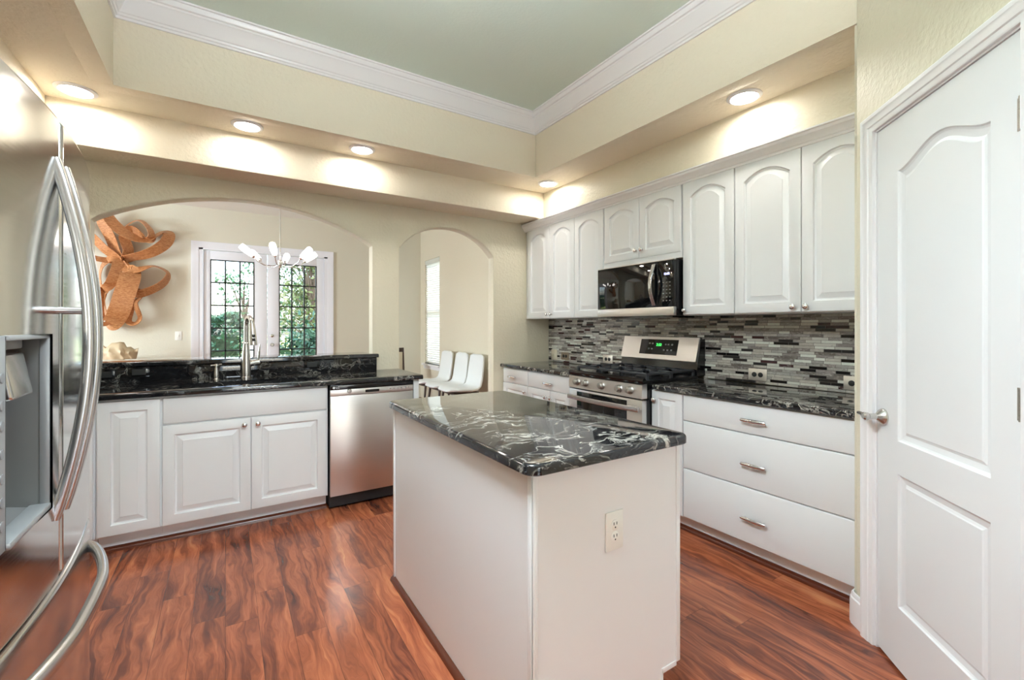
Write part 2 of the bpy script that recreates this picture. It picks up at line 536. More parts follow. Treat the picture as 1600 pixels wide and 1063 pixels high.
m = M(); m.box(PX2, -3.4, 0, PX2+.11, PY2, 3.25)
struct(m.build('wall_pantry_side', m_wall, smooth=0))
m = M(); m.box(XL-.12, -3.4, 0, XL, YB2, 3.25)
struct(m.build('wall_left', m_wall, smooth=0))
slab('wall_rear', [XL, 0, 1.1, PX2], [0, 2.15, 3.25], {(1, 0)}, -3.4, -3.27, 'y', m_wall)
# dining / living room beyond the arches
slab('wall_far', [-5.2, -.335, 1.432, XR+.14], [0, 2.455, 3.25], {(1, 0)}, YF, YF+.14, 'y', m_dine)
slab('wall_living_side', [4.1, 4.3, 5.9, YF+.1], [0, .5, 2.5, 3.25], {(1, 1)}, -5.2, -5.06, 'x', m_dine)
m = M(); m.box(-5.2, YB2-.02, 0, XL, YB2+.1, 3.25)
struct(m.build('wall_living_near', m_dine, smooth=0))
m = M(); m.box(-5.2, YB2, DZ, XR+.14, 8.05, DZ+.12)
struct(m.build('ceiling_dining', m_ceil, smooth=0))
m = M(); m.box(XL-.1, YB, RZ+.09, XR+.1, YB2+.01, DZ+.12)
struct(m.build('wall_above_arches', m_dine, smooth=0))

m = M(); m.box(XL-1, -7.5, 2.5, 4, -3.42, 2.62)
struct(m.build('roof_sun_blocker', m_trim, smooth=0))  # unseen roof added to keep sun off the floor behind the camera

# kitchen ceiling: lowered ring, tray sides, sage ceiling
TX0, TX1, TY0, TY1 = -.527, 2.362, -1.3, 3.306
m = M()
m.box(XL-.1, TY1, RZ, XR, YB+.02, RZ+.02); m.box(TX1, .87, RZ, XR, TY1, RZ+.02)
m.box(XL-.1, -3.4, RZ, TX0, TY1, RZ+.02); m.box(TX0, -3.4, RZ, PX2+.1, TY0, RZ+.02)
struct(m.build('ceiling_ring', m_ring, smooth=0))
m = M()
poly = [(TX0, TY1), (TX1, TY1), (TX1, .87), (PX2, PY2), (PX2, TY0), (TX0, TY0)]
t = .1
m.box(TX0-t, TY1-.001, RZ-.001, TX1+t, TY1+t, TZ+.05, .006); m.box(TX1-.001, .85, RZ-.001, TX1+t, TY1-.002, TZ+.05, .006)
m.box(TX0-t, TY0-t, RZ-.001, TX0+.001, TY1-.002, TZ+.05, .006); m.box(TX0, TY0-t, RZ-.001, PX2, TY0+.001, TZ+.05, .006)
struct(m.build('ceiling_tray_side', m_ring, smooth=30))
m = M(); m.box(XL-.2, -3.5, TZ, XR+.2, YB, TZ+.1)
struct(m.build('ceiling', m_green, smooth=0), 'pale sage green recessed tray ceiling above the kitchen', 'ceiling')

def offset_poly(poly, d):
    n = len(poly); out = []
    for i in range(n):
        p0, p1, p2 = Vector(poly[i-1]), Vector(poly[i]), Vector(poly[(i+1) % n])
        e1 = (p1-p0).normalized(); e2 = (p2-p1).normalized()
        n1 = Vector((e1.y, -e1.x)); n2 = Vector((e2.y, -e2.x))       # inward for a clockwise polygon
        b = (n1+n2); b = b/b.dot(n1)
        out.append(p1 + b*d)
    return out
def sweep(poly, prof, closed=True):
    mm = M()
    rings = []
    for d, z in prof: rings.append([(q.x, q.y, z) for q in offset_poly(poly, d)])
    mm.rings(rings, cap0=False, cap1=False)
    return mm
crown = [(.0, -.155), (.012, -.155), (.013, -.142), (.02, -.138), (.024, -.128), (.03, -.124), (.05, -.088), (.068, -.055), (.074, -.05),
         (.076, -.04), (.086, -.036), (.094, -.022), (.096, -.012), (.106, -.010), (.106, 0)]
struct(sweep(poly, [(d, TZ+z) for d, z in crown]).build('trim_1', m_trim, smooth=25), 'white stepped crown molding around the tray ceiling', 'crown molding')

# lowered soffits over the arches, the cabinets and the fridge
SX, SY = 2.72, 3.67
m = M(); m.box(XL, SY, 2.402, XR, YB, RZ+.02, .008)
struct(m.build('wall_soffit_back', m_ring, smooth=30))
m = M(); m.box(SX, .868, 2.392, XR, SY, RZ+.02, .008)
struct(m.build('wall_soffit_right', m_wall, smooth=30))
m = M(); m.box(XL, -1.2, 2.30, -.885, SY, RZ+.02, .008)
struct(m.build('wall_soffit_left', m_ring, smooth=30))

# ------------------------------------------------------------------ doors and windows
def roman_top(t, rise):
    """height above the shoulders of a double-curved arch, t in 0..1"""
    a = .5 - .5*cos(2*pi*t)
    return rise*a**.9
def seg_top(t, rise):
    return rise*(1-(2*t-1)**2)
def panel_rings(x0, x1, z0, z1, rise, prof, top=seg_top, n=14):
    """rings of (inset, y) round a rectangle with an arched top"""
    out = []
    for ins, y in prof:
        a, b, c, d = x0+ins, x1-ins, z0+ins, z1-ins
        r = [(a, y, c), (b, y, c)]
        for k in range(n+1):
            t = 1-k/n
            r.append((a+(b-a)*t, y, d + top(t, rise)))
        out.append(r)
    return out
def pantry_door():
    d = thing('door_1', 'white two-panel arched pantry door with a satin lever handle', 'door', (PC[0]-DOOR_S0*dd, PC[1]-DOOR_S0*dd, 0), radians(-135))
    d['kind'] = 'structure'
    w = DOOR_S1-DOOR_S0
    y0 = .004
    xs = [0, .131, .131+.432-.003, w]
    PA = (xs[1], xs[2])
    Zs = [.012, .245, .75, .877, 1.905, DOOR_H]
    mm = M()
    # front face with two openings (bridge strip around arched top)
    def q(a, b, c, e): mm.face([(a, y0, c), (b, y0, c), (b, y0, e), (a, y0, e)])
    q(0, xs[1], Zs[0], DOOR_H); q(xs[2], w, Zs[0], DOOR_H)
    q(xs[1], xs[2], Zs[0], Zs[1]); q(xs[1], xs[2], Zs[2], Zs[3])
    n = 24; rise = .062
    for k in range(n):
        t0, t1 = k/n, (k+1)/n
        a, b = xs[1]+(xs[2]-xs[1])*t0, xs[1]+(xs[2]-xs[1])*t1
        mm.face([(a, y0, Zs[4]+roman_top(t0, rise)), (b, y0, Zs[4]+roman_top(t1, rise)), (b, y0, DOOR_H), (a, y0, DOOR_H)])
    prof = [(0, y0), (.004, y0+.006), (.010, y0+.009), (.028, y0+.012), (.036, y0+.009), (.040, y0+.006)]
    mm.rings(panel_rings(xs[1], xs[2], Zs[1], Zs[2], 0, prof, roman_top, n), cap0=False)
    mm.rings(panel_rings(xs[1], xs[2], Zs[3], Zs[4], rise, prof, roman_top, n), cap0=False)
    b = .036
    mm.face([(0, b, Zs[0]), (w, b, Zs[0]), (w, b, DOOR_H), (0, b, DOOR_H)])
    for (p, r) in (((0, Zs[0]), (w, Zs[0])), ((w, Zs[0]), (w, DOOR_H)), ((w, DOOR_H), (0, DOOR_H)), ((0, DOOR_H), (0, Zs[0]))):
        mm.face([(p[0], y0, p[1]), (r[0], y0, r[1]), (r[0], b, r[1]), (p[0], b, p[1])])
    mm.build('door_leaf', m_white, d, smooth=0)
    h = M()
    hx, hz = .042, .952
    h.lathe([(.033, 0), (.033, .004), (.030, .010), (.020, .020), (.012, .028), (.011, .052), (.015, .056), (.016, .068), (.010, .074)], (hx, y0, hz), (0, -1, 0), 28)
    h.tube([(hx, y0-.060, hz), (hx-.012, y0-.064, hz+.001), (hx-.04, y0-.058, hz+.002), (hx-.075, y0-.05, hz), (hx-.092, y0-.046, hz-.002)], [.010, .010, .0085, .0075, .006], 14)
    h.build('door_handle', m_nickel, d)['label'] = 'satin lever handle'
    for z in (1.88, 1.106, .245):
        g = M()
        for k in range(5): g.cyl((w+.006, y0-.008, z-.044+k*.0176), (w+.006, y0-.008, z-.044+k*.0176+.0168), .0065, n=14)
        g.box(w-.016, y0-.002, z-.044, w+.004, y0+.002, z+.044)
        g.build('hinge', m_nickel, d)['label'] = 'satin metal hinge'
    # casing round the opening
    tr = thing('trim_2', 'white stepped casing around the pantry door', 'door casing', (PC[0]-DOOR_S0*dd, PC[1]-DOOR_S0*dd, 0), radians(-135))
    tr['kind'] = 'structure'
    c = M()
    prof = [(0, 0), (0, -.010), (.006, -.013), (.018, -.015), (.022, -.019), (.040, -.022), (.048, -.026), (.060, -.026), (.066, -.022), (.066, 0)]
    i0, i1, it = -.010, w+.010, DOOR_H+.010
    rings = []
    for off, y in prof:
        a, b_, t_ = i0-off, i1+off, it+off
        rings.append([(a, y, 0), (a, y, t_), (b_, y, t_), (b_, y, 0)])
    c.rings(rings, closed=False, cap0=False, cap1=False)
    c.build('casing', m_trim, tr, smooth=25)
    c = M()                                   # jamb lining behind the casing
    c.box(-.012, 0, 0, -.003, .11, DOOR_H+.012); c.box(w+.003, 0, 0, w+.012, .11, DOOR_H+.012); c.box(-.012, 0, DOOR_H+.003, w+.012, .11, DOOR_H+.012)
    c.box(-.003, .04, 0, w+.003, .05, DOOR_H)
    c.build('jamb', m_trim, tr, smooth=0)
pantry_door()

# baseboard piece wrapping the pantry corner
bb = M()
prof = [(0, .135), (.006, .135), (.009, .128), (.010, .118), (.014, .112), (.015, .1), (.016, 0)]
e = (DOOR_S0-.076)
path = [(XR, .868), (PC[0]+.012, .868), (PC[0]-.004, .858), (PC[0]-e*dd, PC[1]-e*dd)]
rings = []
for off, z in prof:
    r = []
    for i, p in enumerate(path):
        if i == 0: nrm = Vector((0, 1))
        elif i == 1: nrm = Vector((-.3, 1)).normalized()
        elif i == 2: nrm = Vector((-.75, .75)).normalized()
        else: nrm = Vector((-dd, dd))
        r.append((p[0]+nrm.x*off, p[1]+nrm.y*off, z))
    rings.append(r)
bb.rings(rings, closed=False, cap0=False, cap1=False)
struct(bb.build('baseboard_pantry', m_trim, smooth=25))

# French doors in the far wall
def french_doors():
    c = M()
    prof = [(0, 0), (0, -.012), (.02, -.016), (.05, -.02), (.07, -.026), (.09, -.026), (.092, 0)]
    rings = []
    for off, y in prof:
        a, b_, t_ = -.325-off, 1.422+off, 2.448+off
        rings.append([(a, YF+y, 0), (a, YF+y, t_), (b_, YF+y, t_), (b_, YF+y, 0)])
    c.rings(rings, closed=False, cap0=False, cap1=False)
    c.box(-.335, YF-.005, 0, -.275, YF+.13, 2.455); c.box(1.372, YF-.005, 0, 1.432, YF+.13, 2.455); c.box(-.335, YF-.005, 2.425, 1.432, YF+.13, 2.455)
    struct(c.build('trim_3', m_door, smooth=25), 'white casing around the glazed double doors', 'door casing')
    for name, x0, x1, g0, g1, lab in (('door_2', -.272, .545, -.187, .373, 'white glazed door leaf facing the open lawn'), ('door_3', .551, 1.369, .709, 1.258, 'white glazed door leaf facing the leafy trees')):
        d = thing(name, lab, 'door', (x0, YF+.02, 0)); d['kind'] = 'structure'
        w = x1-x0; a, b = g0-x0, g1-x0; z0, z1, top = .27, 2.29, 2.42
        mm = M()
        mm.box(0, 0, .012, a, .045, top, .003); mm.box(b, 0, .012, w, .045, top, .003)
        mm.box(a, 0, .012, b, .045, z0, .003); mm.box(a, 0, z1, b, .045, top, .003)
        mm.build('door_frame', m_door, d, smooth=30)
        f = M()
        for xx in (a, b-.014): f.box(xx, -.004, z0, xx+.014, .03, z1)
        for zz in (z0, z1-.014): f.box(a, -.004, zz, b, .03, zz+.014)
        for k in (1, 2): xx = a+(b-a)*k/3; f.box(xx-.010, -.002, z0, xx+.010, .028, z1)
        for k in range(1, 6): zz = z0+(z1-z0)*k/6; f.box(a, -.002, zz-.010, b, .028, zz+.010)
        f.build('muntin_grid', plain('dark_muntin', srgb(42, 46, 44), .5) if name == 'door_2' else bpy.data.materials['dark_muntin'], d, smooth=0)['label'] = 'dark glazing bars'
        g = M(); g.box(a, .010, z0, b, .014, z1); g.build('glass_pane', m_glass, d, smooth=0)
        if name == 'door_3':
            k = M(); k.lathe([(.027, 0), (.027, .006), (.012, .012), (.012, .04), (.026, .05), (.028, .06), (.02, .072)], (.06, 0, 1.02), (0, -1, 0))
            k.lathe([(.024, 0), (.024, .012), (.014, .018)], (.06, 0, 1.16), (0, -1, 0)); k.build('door_knob', m_nickel, d)
french_doors()

# window with blind on the dining room's side wall
def blind_window():
    w = thing('window_1', 'tall narrow window with a lit white slatted blind', 'window', (XR, (WY0+WY1)/2, WZ0)); w['kind'] = 'structure'
    H = WZ1-WZ0; hw = (WY1-WY0)/2
    f = M()
    f.box(.06, -hw, 0, .11, -hw+.04, H); f.box(.06, hw-.04, 0, .11, hw, H); f.box(.06, -hw, 0, .11, hw, .04); f.box(.06, -hw, H-.04, .11, hw, H)
    f.box(.06, -hw, H/2-.02, .11, hw, H/2+.02)
    f.build('window_frame', m_trim, w, smooth=0)
    g = M(); g.box(.082, -hw+.04, .04, .086, hw-.04, H-.04); g.build('glass_pane', m_glass, w, smooth=0)
    s = M(); n = 46
    for k in range(n):
        z = .05+(H-.12)*k/(n-1)
        s.box(-.024, -hw+.006, -.0012, .024, hw-.006, .0012, mat=Matrix.Translation((.03, 0, z)) @ Matrix.Rotation(radians(52), 4, 'Y'))
    s.box(.012, -hw+.006, .02, .048, hw-.006, .04, .003)
    s.box(.002, -hw+.003, H-.075, .055, hw-.003, H-.002, .004)
    s.build('blind_slats', m_blind, w, smooth=0)['label'] = 'white slatted blind, closed and sunlit'
    t = M(); t.box(-.05, -hw-.05, -.03, .06, hw+.05, 0, .004); t.box(-.016, -hw-.03, -.09, 0, hw+.03, -.03, .004)
    t.build('sill', m_trim, w, smooth=30)
blind_window()
# unseen openings added for fill light, behind the camera and in the living room
def simple_window(name, label, x0, x1, z0, z1, at, axis, nx, cat='window'):
    o = thing(name, label, cat, (0, 0, 0)); o['kind'] = 'structure'
    f = M(); g = M()
    for k in range(nx+1):
        u = x0+(x1-x0)*k/nx
        a = (u-.03, at, z0, u+.03, at+.06, z1)
        f.box(*(a if axis == 'y' else (at, u-.03, z0, at+.06, u+.03, z1)))
    for z in (z0, z1-.06):
        f.box(*((x0, at, z, x1, at+.06, z+.06) if axis == 'y' else (at, x0, z, at+.06, x1, z+.06)))
    f.build('window_frame', m_trim, o, smooth=0)
    g.box(*((x0, at+.03, z0, x1, at+.034, z1) if axis == 'y' else (at+.03, x0, z0, at+.034, x1, z1)))
    g.build('glass_pane', m_glass, o, smooth=0)
simple_window('added_window_2', 'added unseen glazed door behind the camera for fill light', 0, 1.1, .0, 2.15, -3.36, 'y', 1)
simple_window('added_window_3', 'added unseen living room side window for fill light', 4.3, 5.9, .5, 2.5, -5.16, 'x', 3)

# ------------------------------------------------------------------ cabinets
def knob(parent, x, z, y=0):
    k = M()
    k.lathe([(.008, 0), (.008, .003), (.0055, .006), (.0055, .012), (.012, .016), (.0155, .020), (.0155, .025), (.012, .029), (.004, .031)], (x, y, z), (0, -1, 0), 20)
    k.build('knob', m_chrome, parent)['label'] = 'round chrome knob'
def pull(parent, x, z, L=.13, y=0):
    k = M()
    k.tube([(x-L/2, y-.024, z), (x-L/2+.01, y-.027, z), (x, y-.030, z), (x+L/2-.01, y-.027, z), (x+L/2, y-.024, z)], [.006, .0078, .0088, .0078, .006], 12, flat=(.9, 1.25))
    for sx in (-1, 1): k.cyl((x+sx*L*.38, y, z), (x+sx*L*.38, y-.027, z), .005, n=12)
    k.build('pull_handle', m_chrome, parent)['label'] = 'chrome bar pull'
def door_mesh(x0, x1, z0, z1, fr=.058, rise=0, th=.019, y=0):
    mm = M()
    n = 14
    top0 = lambda t, r: 0
    out = panel_rings(x0, x1, z0, z1, 0, [(0, y+th), (0, y+.003), (.0015, y+.001), (.004, y)], top0, n)
    prof = [(fr, y), (fr+.002, y+.004), (fr+.004, y+.010), (fr+.012, y+.0125), (fr+.040, y+.003), (fr+.042, y+.001)]
    inn = panel_rings(x0, x1, z0, z1-rise, rise, prof, seg_top, n)
    mm.rings(out+inn)
    return mm
def slab_front(x0, x1, z0, z1, th=.019, y=0):
    mm = M()
    prof = [(0, y+th), (0, y+.006), (.003, y+.003), (.009, y+.0015), (.013, y)]
    mm.rings(panel_rings(x0, x1, z0, z1, 0, prof, lambda t, r: 0, 2))
    return mm
def cabinet(name, label, cat, loc, rz, w, d, z0, z1, fronts, group=None, toe=None, fy=.02, hollow=False):
    o = thing(name, label, cat, loc, rz, group)
    b = M()
    if hollow:
        b.box(0, fy, toe, .018, d, z1); b.box(w-.018, fy, toe, w, d, z1); b.box(.018, fy, toe, w-.018, d, toe+.018); b.box(.018, fy, toe+.018, w-.018, fy+.02, z1)
        b.box(0.0005, .085, 0, w-.0005, d, toe)
    elif toe:
        b.box(0, fy, toe, w, d, z1); b.box(0.0005, .085, 0, w-.0005, d, toe)
    else: b.box(0, fy, z0, w, d, z1)
    b.build('carcass', m_white, o, smooth=0)
    for f in fronts:
        kind, x0, x1, a, c = f[:5]
        kw = f[5] if len(f) > 5 else {}
        if kind == 'door':
            dd_ = door_mesh(x0, x1, a, c, kw.get('fr', .058), kw.get('rise', 0)).build('door', m_white, o, smooth=25)
            if 'knob' in kw: knob(dd_, *kw['knob'])
        else:
            dr = slab_front(x0, x1, a, c).build('drawer', m_white, o, smooth=25)
            if kw.get('pull'): pull(dr, *kw['pull'])
    return o
g = .003

# --- peninsula run under the wide arch (faces the camera) : local x = world x
YP = 3.39
cabinet('base_cabinet', 'white narrow one-door base cabinet between the fridge and the sink cabinet', 'cabinet', (-.62, YP, 0), 0, .297, .55, 0, .888,
        [('door', .008, .290, .114, .880)], 'base cabinets under the arch', .105)
cabinet('sink_cabinet', 'white two-door sink base cabinet with a plain false drawer front', 'cabinet', (-.323, YP, 0), 0, .938, .55, 0, .888,
        [('drawer', .006, .930, .725, .880), ('door', .004, .462, .114, .715, {'knob': (.427, .675)}), ('door', .466, .926, .114, .715, {'knob': (.503, .675)})], 'base cabinets under the arch', .105, hollow=True)
# corner filler that runs to the left wall behind the fridge
o = thing('corner_cabinet', 'plain white corner base cabinet tucked behind the steel fridge', 'cabinet', (XL, YP, 0), 0)
b = M(); b.box(.002, .02, .105, .598, .55, .888); b.box(.002, .085, 0, .598, .55, .105)
b.build('carcass', m_white, o, smooth=0)
door_mesh(.30, .592, .114, .88).build('door', m_white, o, smooth=25)
o = M(); o.box(1.247, YP, 0, 1.290, 3.985, .895, .001)
tag(o.build('end_panel', m_white, smooth=30), 'narrow white end panel beside the dishwasher', 'panel')

def rounded_rect(x0, y0, x1, y1, r, n=6, corners=(1, 1, 1, 1)):
    pts = []
    for (cx, cy, a0, on) in ((x1, y1, 0, corners[2]), (x0, y1, 90, corners[3]), (x0, y0, 180, corners[0]), (x1, y0, 270, corners[1])):
        if not on: pts.append((cx, cy)); continue
        ox = cx - r if cx == x1 else cx + r; oy = cy - r if cy == y1 else cy + r
        for k in range(n+1):
            a = radians(a0+90*k/n); pts.append((ox+r*cos(a), oy+r*sin(a)))
    return pts
def inset(poly, d):
    n = len(poly); out = []
    for i in range(n):
        p0, p1, p2 = Vector(poly[i-1]), Vector(poly[i]), Vector(poly[(i+1) % n])
        e1 = (p1-p0); e2 = (p2-p1)
        if e1.length < 1e-9: e1 = e2
        if e2.length < 1e-9: e2 = e1
        e1.normalize(); e2.normalize()
        n1 = Vector((-e1.y, e1.x)); n2 = Vector((-e2.y, e2.x))
        b = n1+n2; b = b/max(b.dot(n1), .3)
        out.append(tuple(p1+b*d))
    return out
def counter_mesh(poly, z0, z1, r=.011):
    """polished slab with eased edges; poly counter-clockwise"""
    mm = M()
    rings = [[(x, y, z0) for x, y in inset(poly, .003)], [(x, y, z0+.003) for x, y in poly]]
    for k in range(0, 5):
        a = radians(90*k/4)
        rings.append([(x, y, z1-r+r*sin(a)) for x, y in inset(poly, r*(1-cos(a)))])
    mm.rings(rings)
    return mm
CT, CB = .929, .896
# peninsula countertop with the sink cut-out: front strip, back strip and two wings joined as one slab
def peninsula_counter():
    mm = M()
    x0, x1, yf, yb = XL, 1.312, 3.355, 3.965
    sx0, sx1, sy0, sy1 = -.25, .512, 3.452, 3.70
    r = .014
    xs = [x0, sx0, sx1, x1]; ys = [yf+r, sy0, sy1, yb]
    for i in range(3):
        for j in range(3):
            if (i, j) == (1, 1): continue
            for z in (CB, CT): mm.face([(xs[i], ys[j], z), (xs[i+1], ys[j], z), (xs[i+1], ys[j+1], z), (xs[i], ys[j+1], z)])
    for (p, q) in (((sx0, sy0), (sx1, sy0)), ((sx1, sy0), (sx1, sy1)), ((sx1, sy1), (sx0, sy1)), ((sx0, sy1), (sx0, sy0))):
        mm.face([(*p, CB), (*q, CB), (*q, CT), (*p, CT)])
    nose = [(yf+r, CB), (yf+.004, CB), (yf+.001, CB+.003), (yf, CB+.008)]
    for k in range(5):
        a = radians(90*k/4); nose.append((yf+r-r*cos(a), CT-r+r*sin(a)))
    for (a, b) in zip(nose, nose[1:]):
        for xa, xb in zip(xs, xs[1:]): mm.face([(xa, a[0], a[1]), (xb, a[0], a[1]), (xb, b[0], b[1]), (xa, b[0], b[1])])
    for xx in (x0, x1):
        mm.face([(xx, y, z) for y, z in nose] + [(xx, yb, CT), (xx, yb, CB)])
    for xa, xb in zip(xs, xs[1:]): mm.face([(xa, yb, CB), (xb, yb, CB), (xb, yb, CT), (xa, yb, CT)])
    # the slab runs on past the pillar end
    tag(mm.build('countertop', m_granite_dark, smooth=30), 'polished black granite countertop around the sink under the wide arch', 'countertop')
peninsula_counter()
m = M(); m.box(XL, 3.955, CT+.0005, 1.118, 3.99, LEDGE_Z+.004, .001)
tag(m.build('granite_backsplash', m_granite_dark, smooth=30), 'low black granite backsplash standing behind the sink', 'backsplash')
lp = [(XL+.0, 3.925), (1.128, 3.925), (1.128, 3.985), (1.088, 3.9885), (1.088, 4.28), (XL, 4.28)]
o = counter_mesh(lp, LEDGE_Z+.004, LEDGE_Z+.036, .010)
tag(o.build('bar_ledge', m_granite_dark, smooth=30), 'raised black granite bar ledge along the bottom of the wide arch', 'counter ledge')

def outlet(name, label, loc, rz, w, h, mat, kind, group=None, cat='outlet'):
    o = thing(name, label, cat, loc, rz, group)
    p = M(); p.box(-w/2, -.006, -h/2, w/2, 0, h/2, .0025); p.build('cover_plate', mat, o, smooth=30)
    r = M()
    if kind == 'duplex_h':
        for sx in (-1, 1): r.lathe([(.0165, 0), (.0165, .002), (.015, .003)], (sx*.021, -.006, 0), (0, -1, 0), 20)
        r.build('receptacle', m_slot, o)['label'] = 'pair of black sockets'
    elif kind == 'duplex_v':
        for sz in (-1, 1):
            q = M(); q.lathe([(.0175, 0), (.0175, .0015), (.0165, .002)], (0, -.006, sz*.0195), (0, -1, 0), 24); rc = q.build('receptacle', mat, o)
            t = M()
            for sx in (-1, 1): t.box(sx*.0065-.0012, -.0088, sz*.0195+.0005, sx*.0065+.0012, -.0078, sz*.0195+.0095)
            t.lathe([(.0026, 0), (.0026, .001)], (0, -.0078, sz*.0195-.0075), (0, -1, 0), 12)
            t.build('slot', m_slot, rc)
    elif kind == 'block':
        r.box(-w*.32, -.010, -h*.28, w*.32, -.006, h*.28, .001); r.build('receptacle', m_slot, o, smooth=0)
    else:
        r.box(-.006, -.016, -.012, .006, -.006, .012, .002); r.build('toggle', mat, o, smooth=0)
    return o
outlet('outlet', 'black outlet on the granite backsplash, second from the fridge', (-.497, 3.955, 1.0), 0, .115, .07, m_black, 'block')
outlet('outlet', 'black outlet on the granite backsplash half hidden beside the fridge handle', (-.665, 3.955, .992), 0, .09, .07, m_black, 'block')
outlet('outlet', 'black outlet on the granite backsplash above the dishwasher corner', (.593, 3.955, 1.0), 0, .115, .07, m_black, 'block')

# sink, faucet, soap dispenser
s = M()
a, b_, c, d_ = -.262, .524, 3.44, 3.712
for (p, q) in (((a, c), (b_, c)), ((b_, c), (b_, d_)), ((b_, d_), (a, d_)), ((a, d_), (a, c))):
    s.face([(*p, CB-.001), (*q, CB-.001), (*q, .70), (*p, .70)])
s.face([(a, c, .70), (b_, c, .70), (b_, d_, .70), (a, d_, .70)])
tag(s.build('sink_basin', m_steel, smooth=30), 'undermount stainless steel sink set in the black granite', 'sink')
f = thing('faucet', 'tall brushed steel pull-down faucet behind the sink', 'faucet', (.130, 3.882, CT))
f.scale = (1.2, 1.2, 1.2); f.rotation_euler = (0, 0, radians(15))
b = M()
b.lathe([(.030, 0), (.030, .006), (.026, .010), (.026, .10), (.022, .16), (.0165, .21), (.0165, .215)], n=24); b.build('faucet_body', m_nickel, f)
n_ = M()
n_.tube([(0, 0, .21), (0, 0, .32)] + [(0, -.052+.052*cos(radians(k)), .32+.056*sin(radians(k))) for k in range(15, 166, 15)] + [(0, -.104, .325)], .0135, 16)
n_.lathe([(.021, .0), (.022, .003), (.019, .007)], (0, 0, .212)); n_.build('spout', m_nickel, f)
h = M(); h.tube([(0, -.104, .335), (.001, -.107, .30), (.002, -.112, .245), (.003, -.117, .205)], [.0145, .018, .021, .022], 18)
hd = h.build('spray_head', m_nickel, f)
k = M()
for z in (.262, .238): k.box(-.007, -.142, z-.008, .007, -.120, z+.008, .003)
k.build('spray_button', m_blackmat, hd, smooth=30)
l_ = M(); l_.tube([(.02, 0, .085), (.05, -.004, .092), (.072, -.006, .092)], [.02, .018, .02], 16)
l_.tube([(.066, -.006, .095), (.070, -.006, .15), (.074, -.008, .205)], [.009, .012, .006], 12, flat=(1, .6)); l_.build('lever', m_nickel, f)
f = thing('soap_dispenser', 'small brushed steel soap pump between the faucet and the fridge', 'soap dispenser', (-.055, 3.885, CT))
b = M(); b.lathe([(.022, 0), (.022, .004), (.016, .008), (.017, .04), (.013, .075), (.013, .085)]); b.build('pump_body', m_nickel, f)
b = M(); b.lathe([(.008, .085), (.008, .095), (.017, .097), (.016, .108), (.006, .112)]); b.tube([(-.035, -.02, .1), (0, 0, .101), (.03, .02, .103)], [.006, .008, .008], 10); b.build('pump_head', m_nickel, f)

# dishwasher
dw = thing('dishwasher', 'stainless steel dishwasher with a black control strip', 'dishwasher', (.622, YP-.022, 0))
w = .616
b = M(); b.box(.004, .03, .02, w-.004, .56, .888); b.box(.01, .075, 0, w-.01, .55, .105); b.build('tub_case', m_blackmat, dw, smooth=0)
b = M(); b.box(0.003, 0, .100, w-.003, .03, .812, .004)
fd = b.build('door', m_steel, dw, smooth=30)
b = M(); b.box(0.003, -.002, .8135, w-.003, .03, .857, .003)
cp = b.build('control_panel', m_steel, dw, smooth=30)
b = M(); b.box(w*.40, -.0035, .826, w*.565, -.0015, .845, .001); b.build('pocket_handle', m_black, cp, smooth=0)
b = M(); b.lathe([(.016, 0), (.016, .006), (.013, .012), (.004, .013)], (.132, -.002, .845), (0, -1, 0)); b.build('start_button', m_nickel, cp)
for k in range(6):
    b = M(); b.lathe([(.006, 0), (.006, .0015)], (w*.70+k*.029, -.002, .840), (0, -1, 0), 12); b.build('button', m_nickel, cp)
b = M(); b.box(0.003, -.001, .8575, w-.003, .03, .891, .002); st = b.build('control_strip', m_black, dw, smooth=30)
text('logo', 'LG', .022, m_whiteprint, st, (.054, -.0022, .874), (radians(90), 0, 0))
b = M(); b.lathe([(.0085, 0), (.0085, .0008)], (.027, -.001, .874), (0, -1, 0), 20); b.build('logo_disc', m_whiteprint, st)
b = M(); b.box(w*.85, -.002, .867, w*.90, -.001, .880); b.build('display', m_slot, st, smooth=0)

# --- cabinet wall : local x = -world y, local y = world x
RW = radians(-90)
XB = 2.427
BD = XR-XB-.002
def rloc(y, x=XB, z=0): return (x, y, z)
cabinet('base_cabinet', 'white narrow drawer cabinet against the arch wall, one drawer over a door', 'cabinet', rloc(3.985), RW, .459, BD, 0, .892,
        [('drawer', .010, .457, .741, .884, {'pull': (.20, .803)}), ('door', .010, .457, .114, .735, {'knob': (.42, .68)})], 'base cabinets on the range wall', .105)
cabinet('base_cabinet', 'white two-door base cabinet with one wide drawer beside the range', 'cabinet', rloc(3.525), RW, .615, BD, 0, .892,
        [('drawer', .003, .613, .741, .884, {'pull': (.335, .80)}), ('door', .003, .348, .114, .735, {'knob': (.290, .675)}), ('door', .352, .613, .114, .735, {'knob': (.368, .675)})], 'base cabinets on the range wall', .105)
cabinet('base_cabinet', 'white slim one-door base cabinet between the range and the drawer bank', 'cabinet', rloc(2.052), RW, .246, BD, 0, .892,
        [('door', .003, .242, .114, .884, {'knob': (.030, .822), 'fr': .05})], 'base cabinets on the range wall', .105)
cabinet('drawer_cabinet', 'wide white base cabinet of three stacked drawers beside the pantry', 'cabinet', rloc(1.806), RW, .934, BD, 0, .892,
        [('drawer', .003, .930, .722, .882, {'pull': (.458, .797, .135)}), ('drawer', .003, .930, .424, .716, {'pull': (.458, .556, .135)}), ('drawer', .003, .930, .116, .418, {'pull': (.458, .257, .135)})], 'base cabinets on the range wall', .105)
for lab, y0, y1 in (('black granite countertop in the corner between the arch wall and the range', 3.988, 2.815), ('black granite countertop between the range and the pantry', 2.020, .870)):
    o = counter_mesh([(XB-.027, y1), (XR-.001, y1), (XR-.001, y0), (XB-.027, y0)], .894, .926, .011)
    tag(o.build('countertop', m_granite, smooth=30), lab, 'countertop')
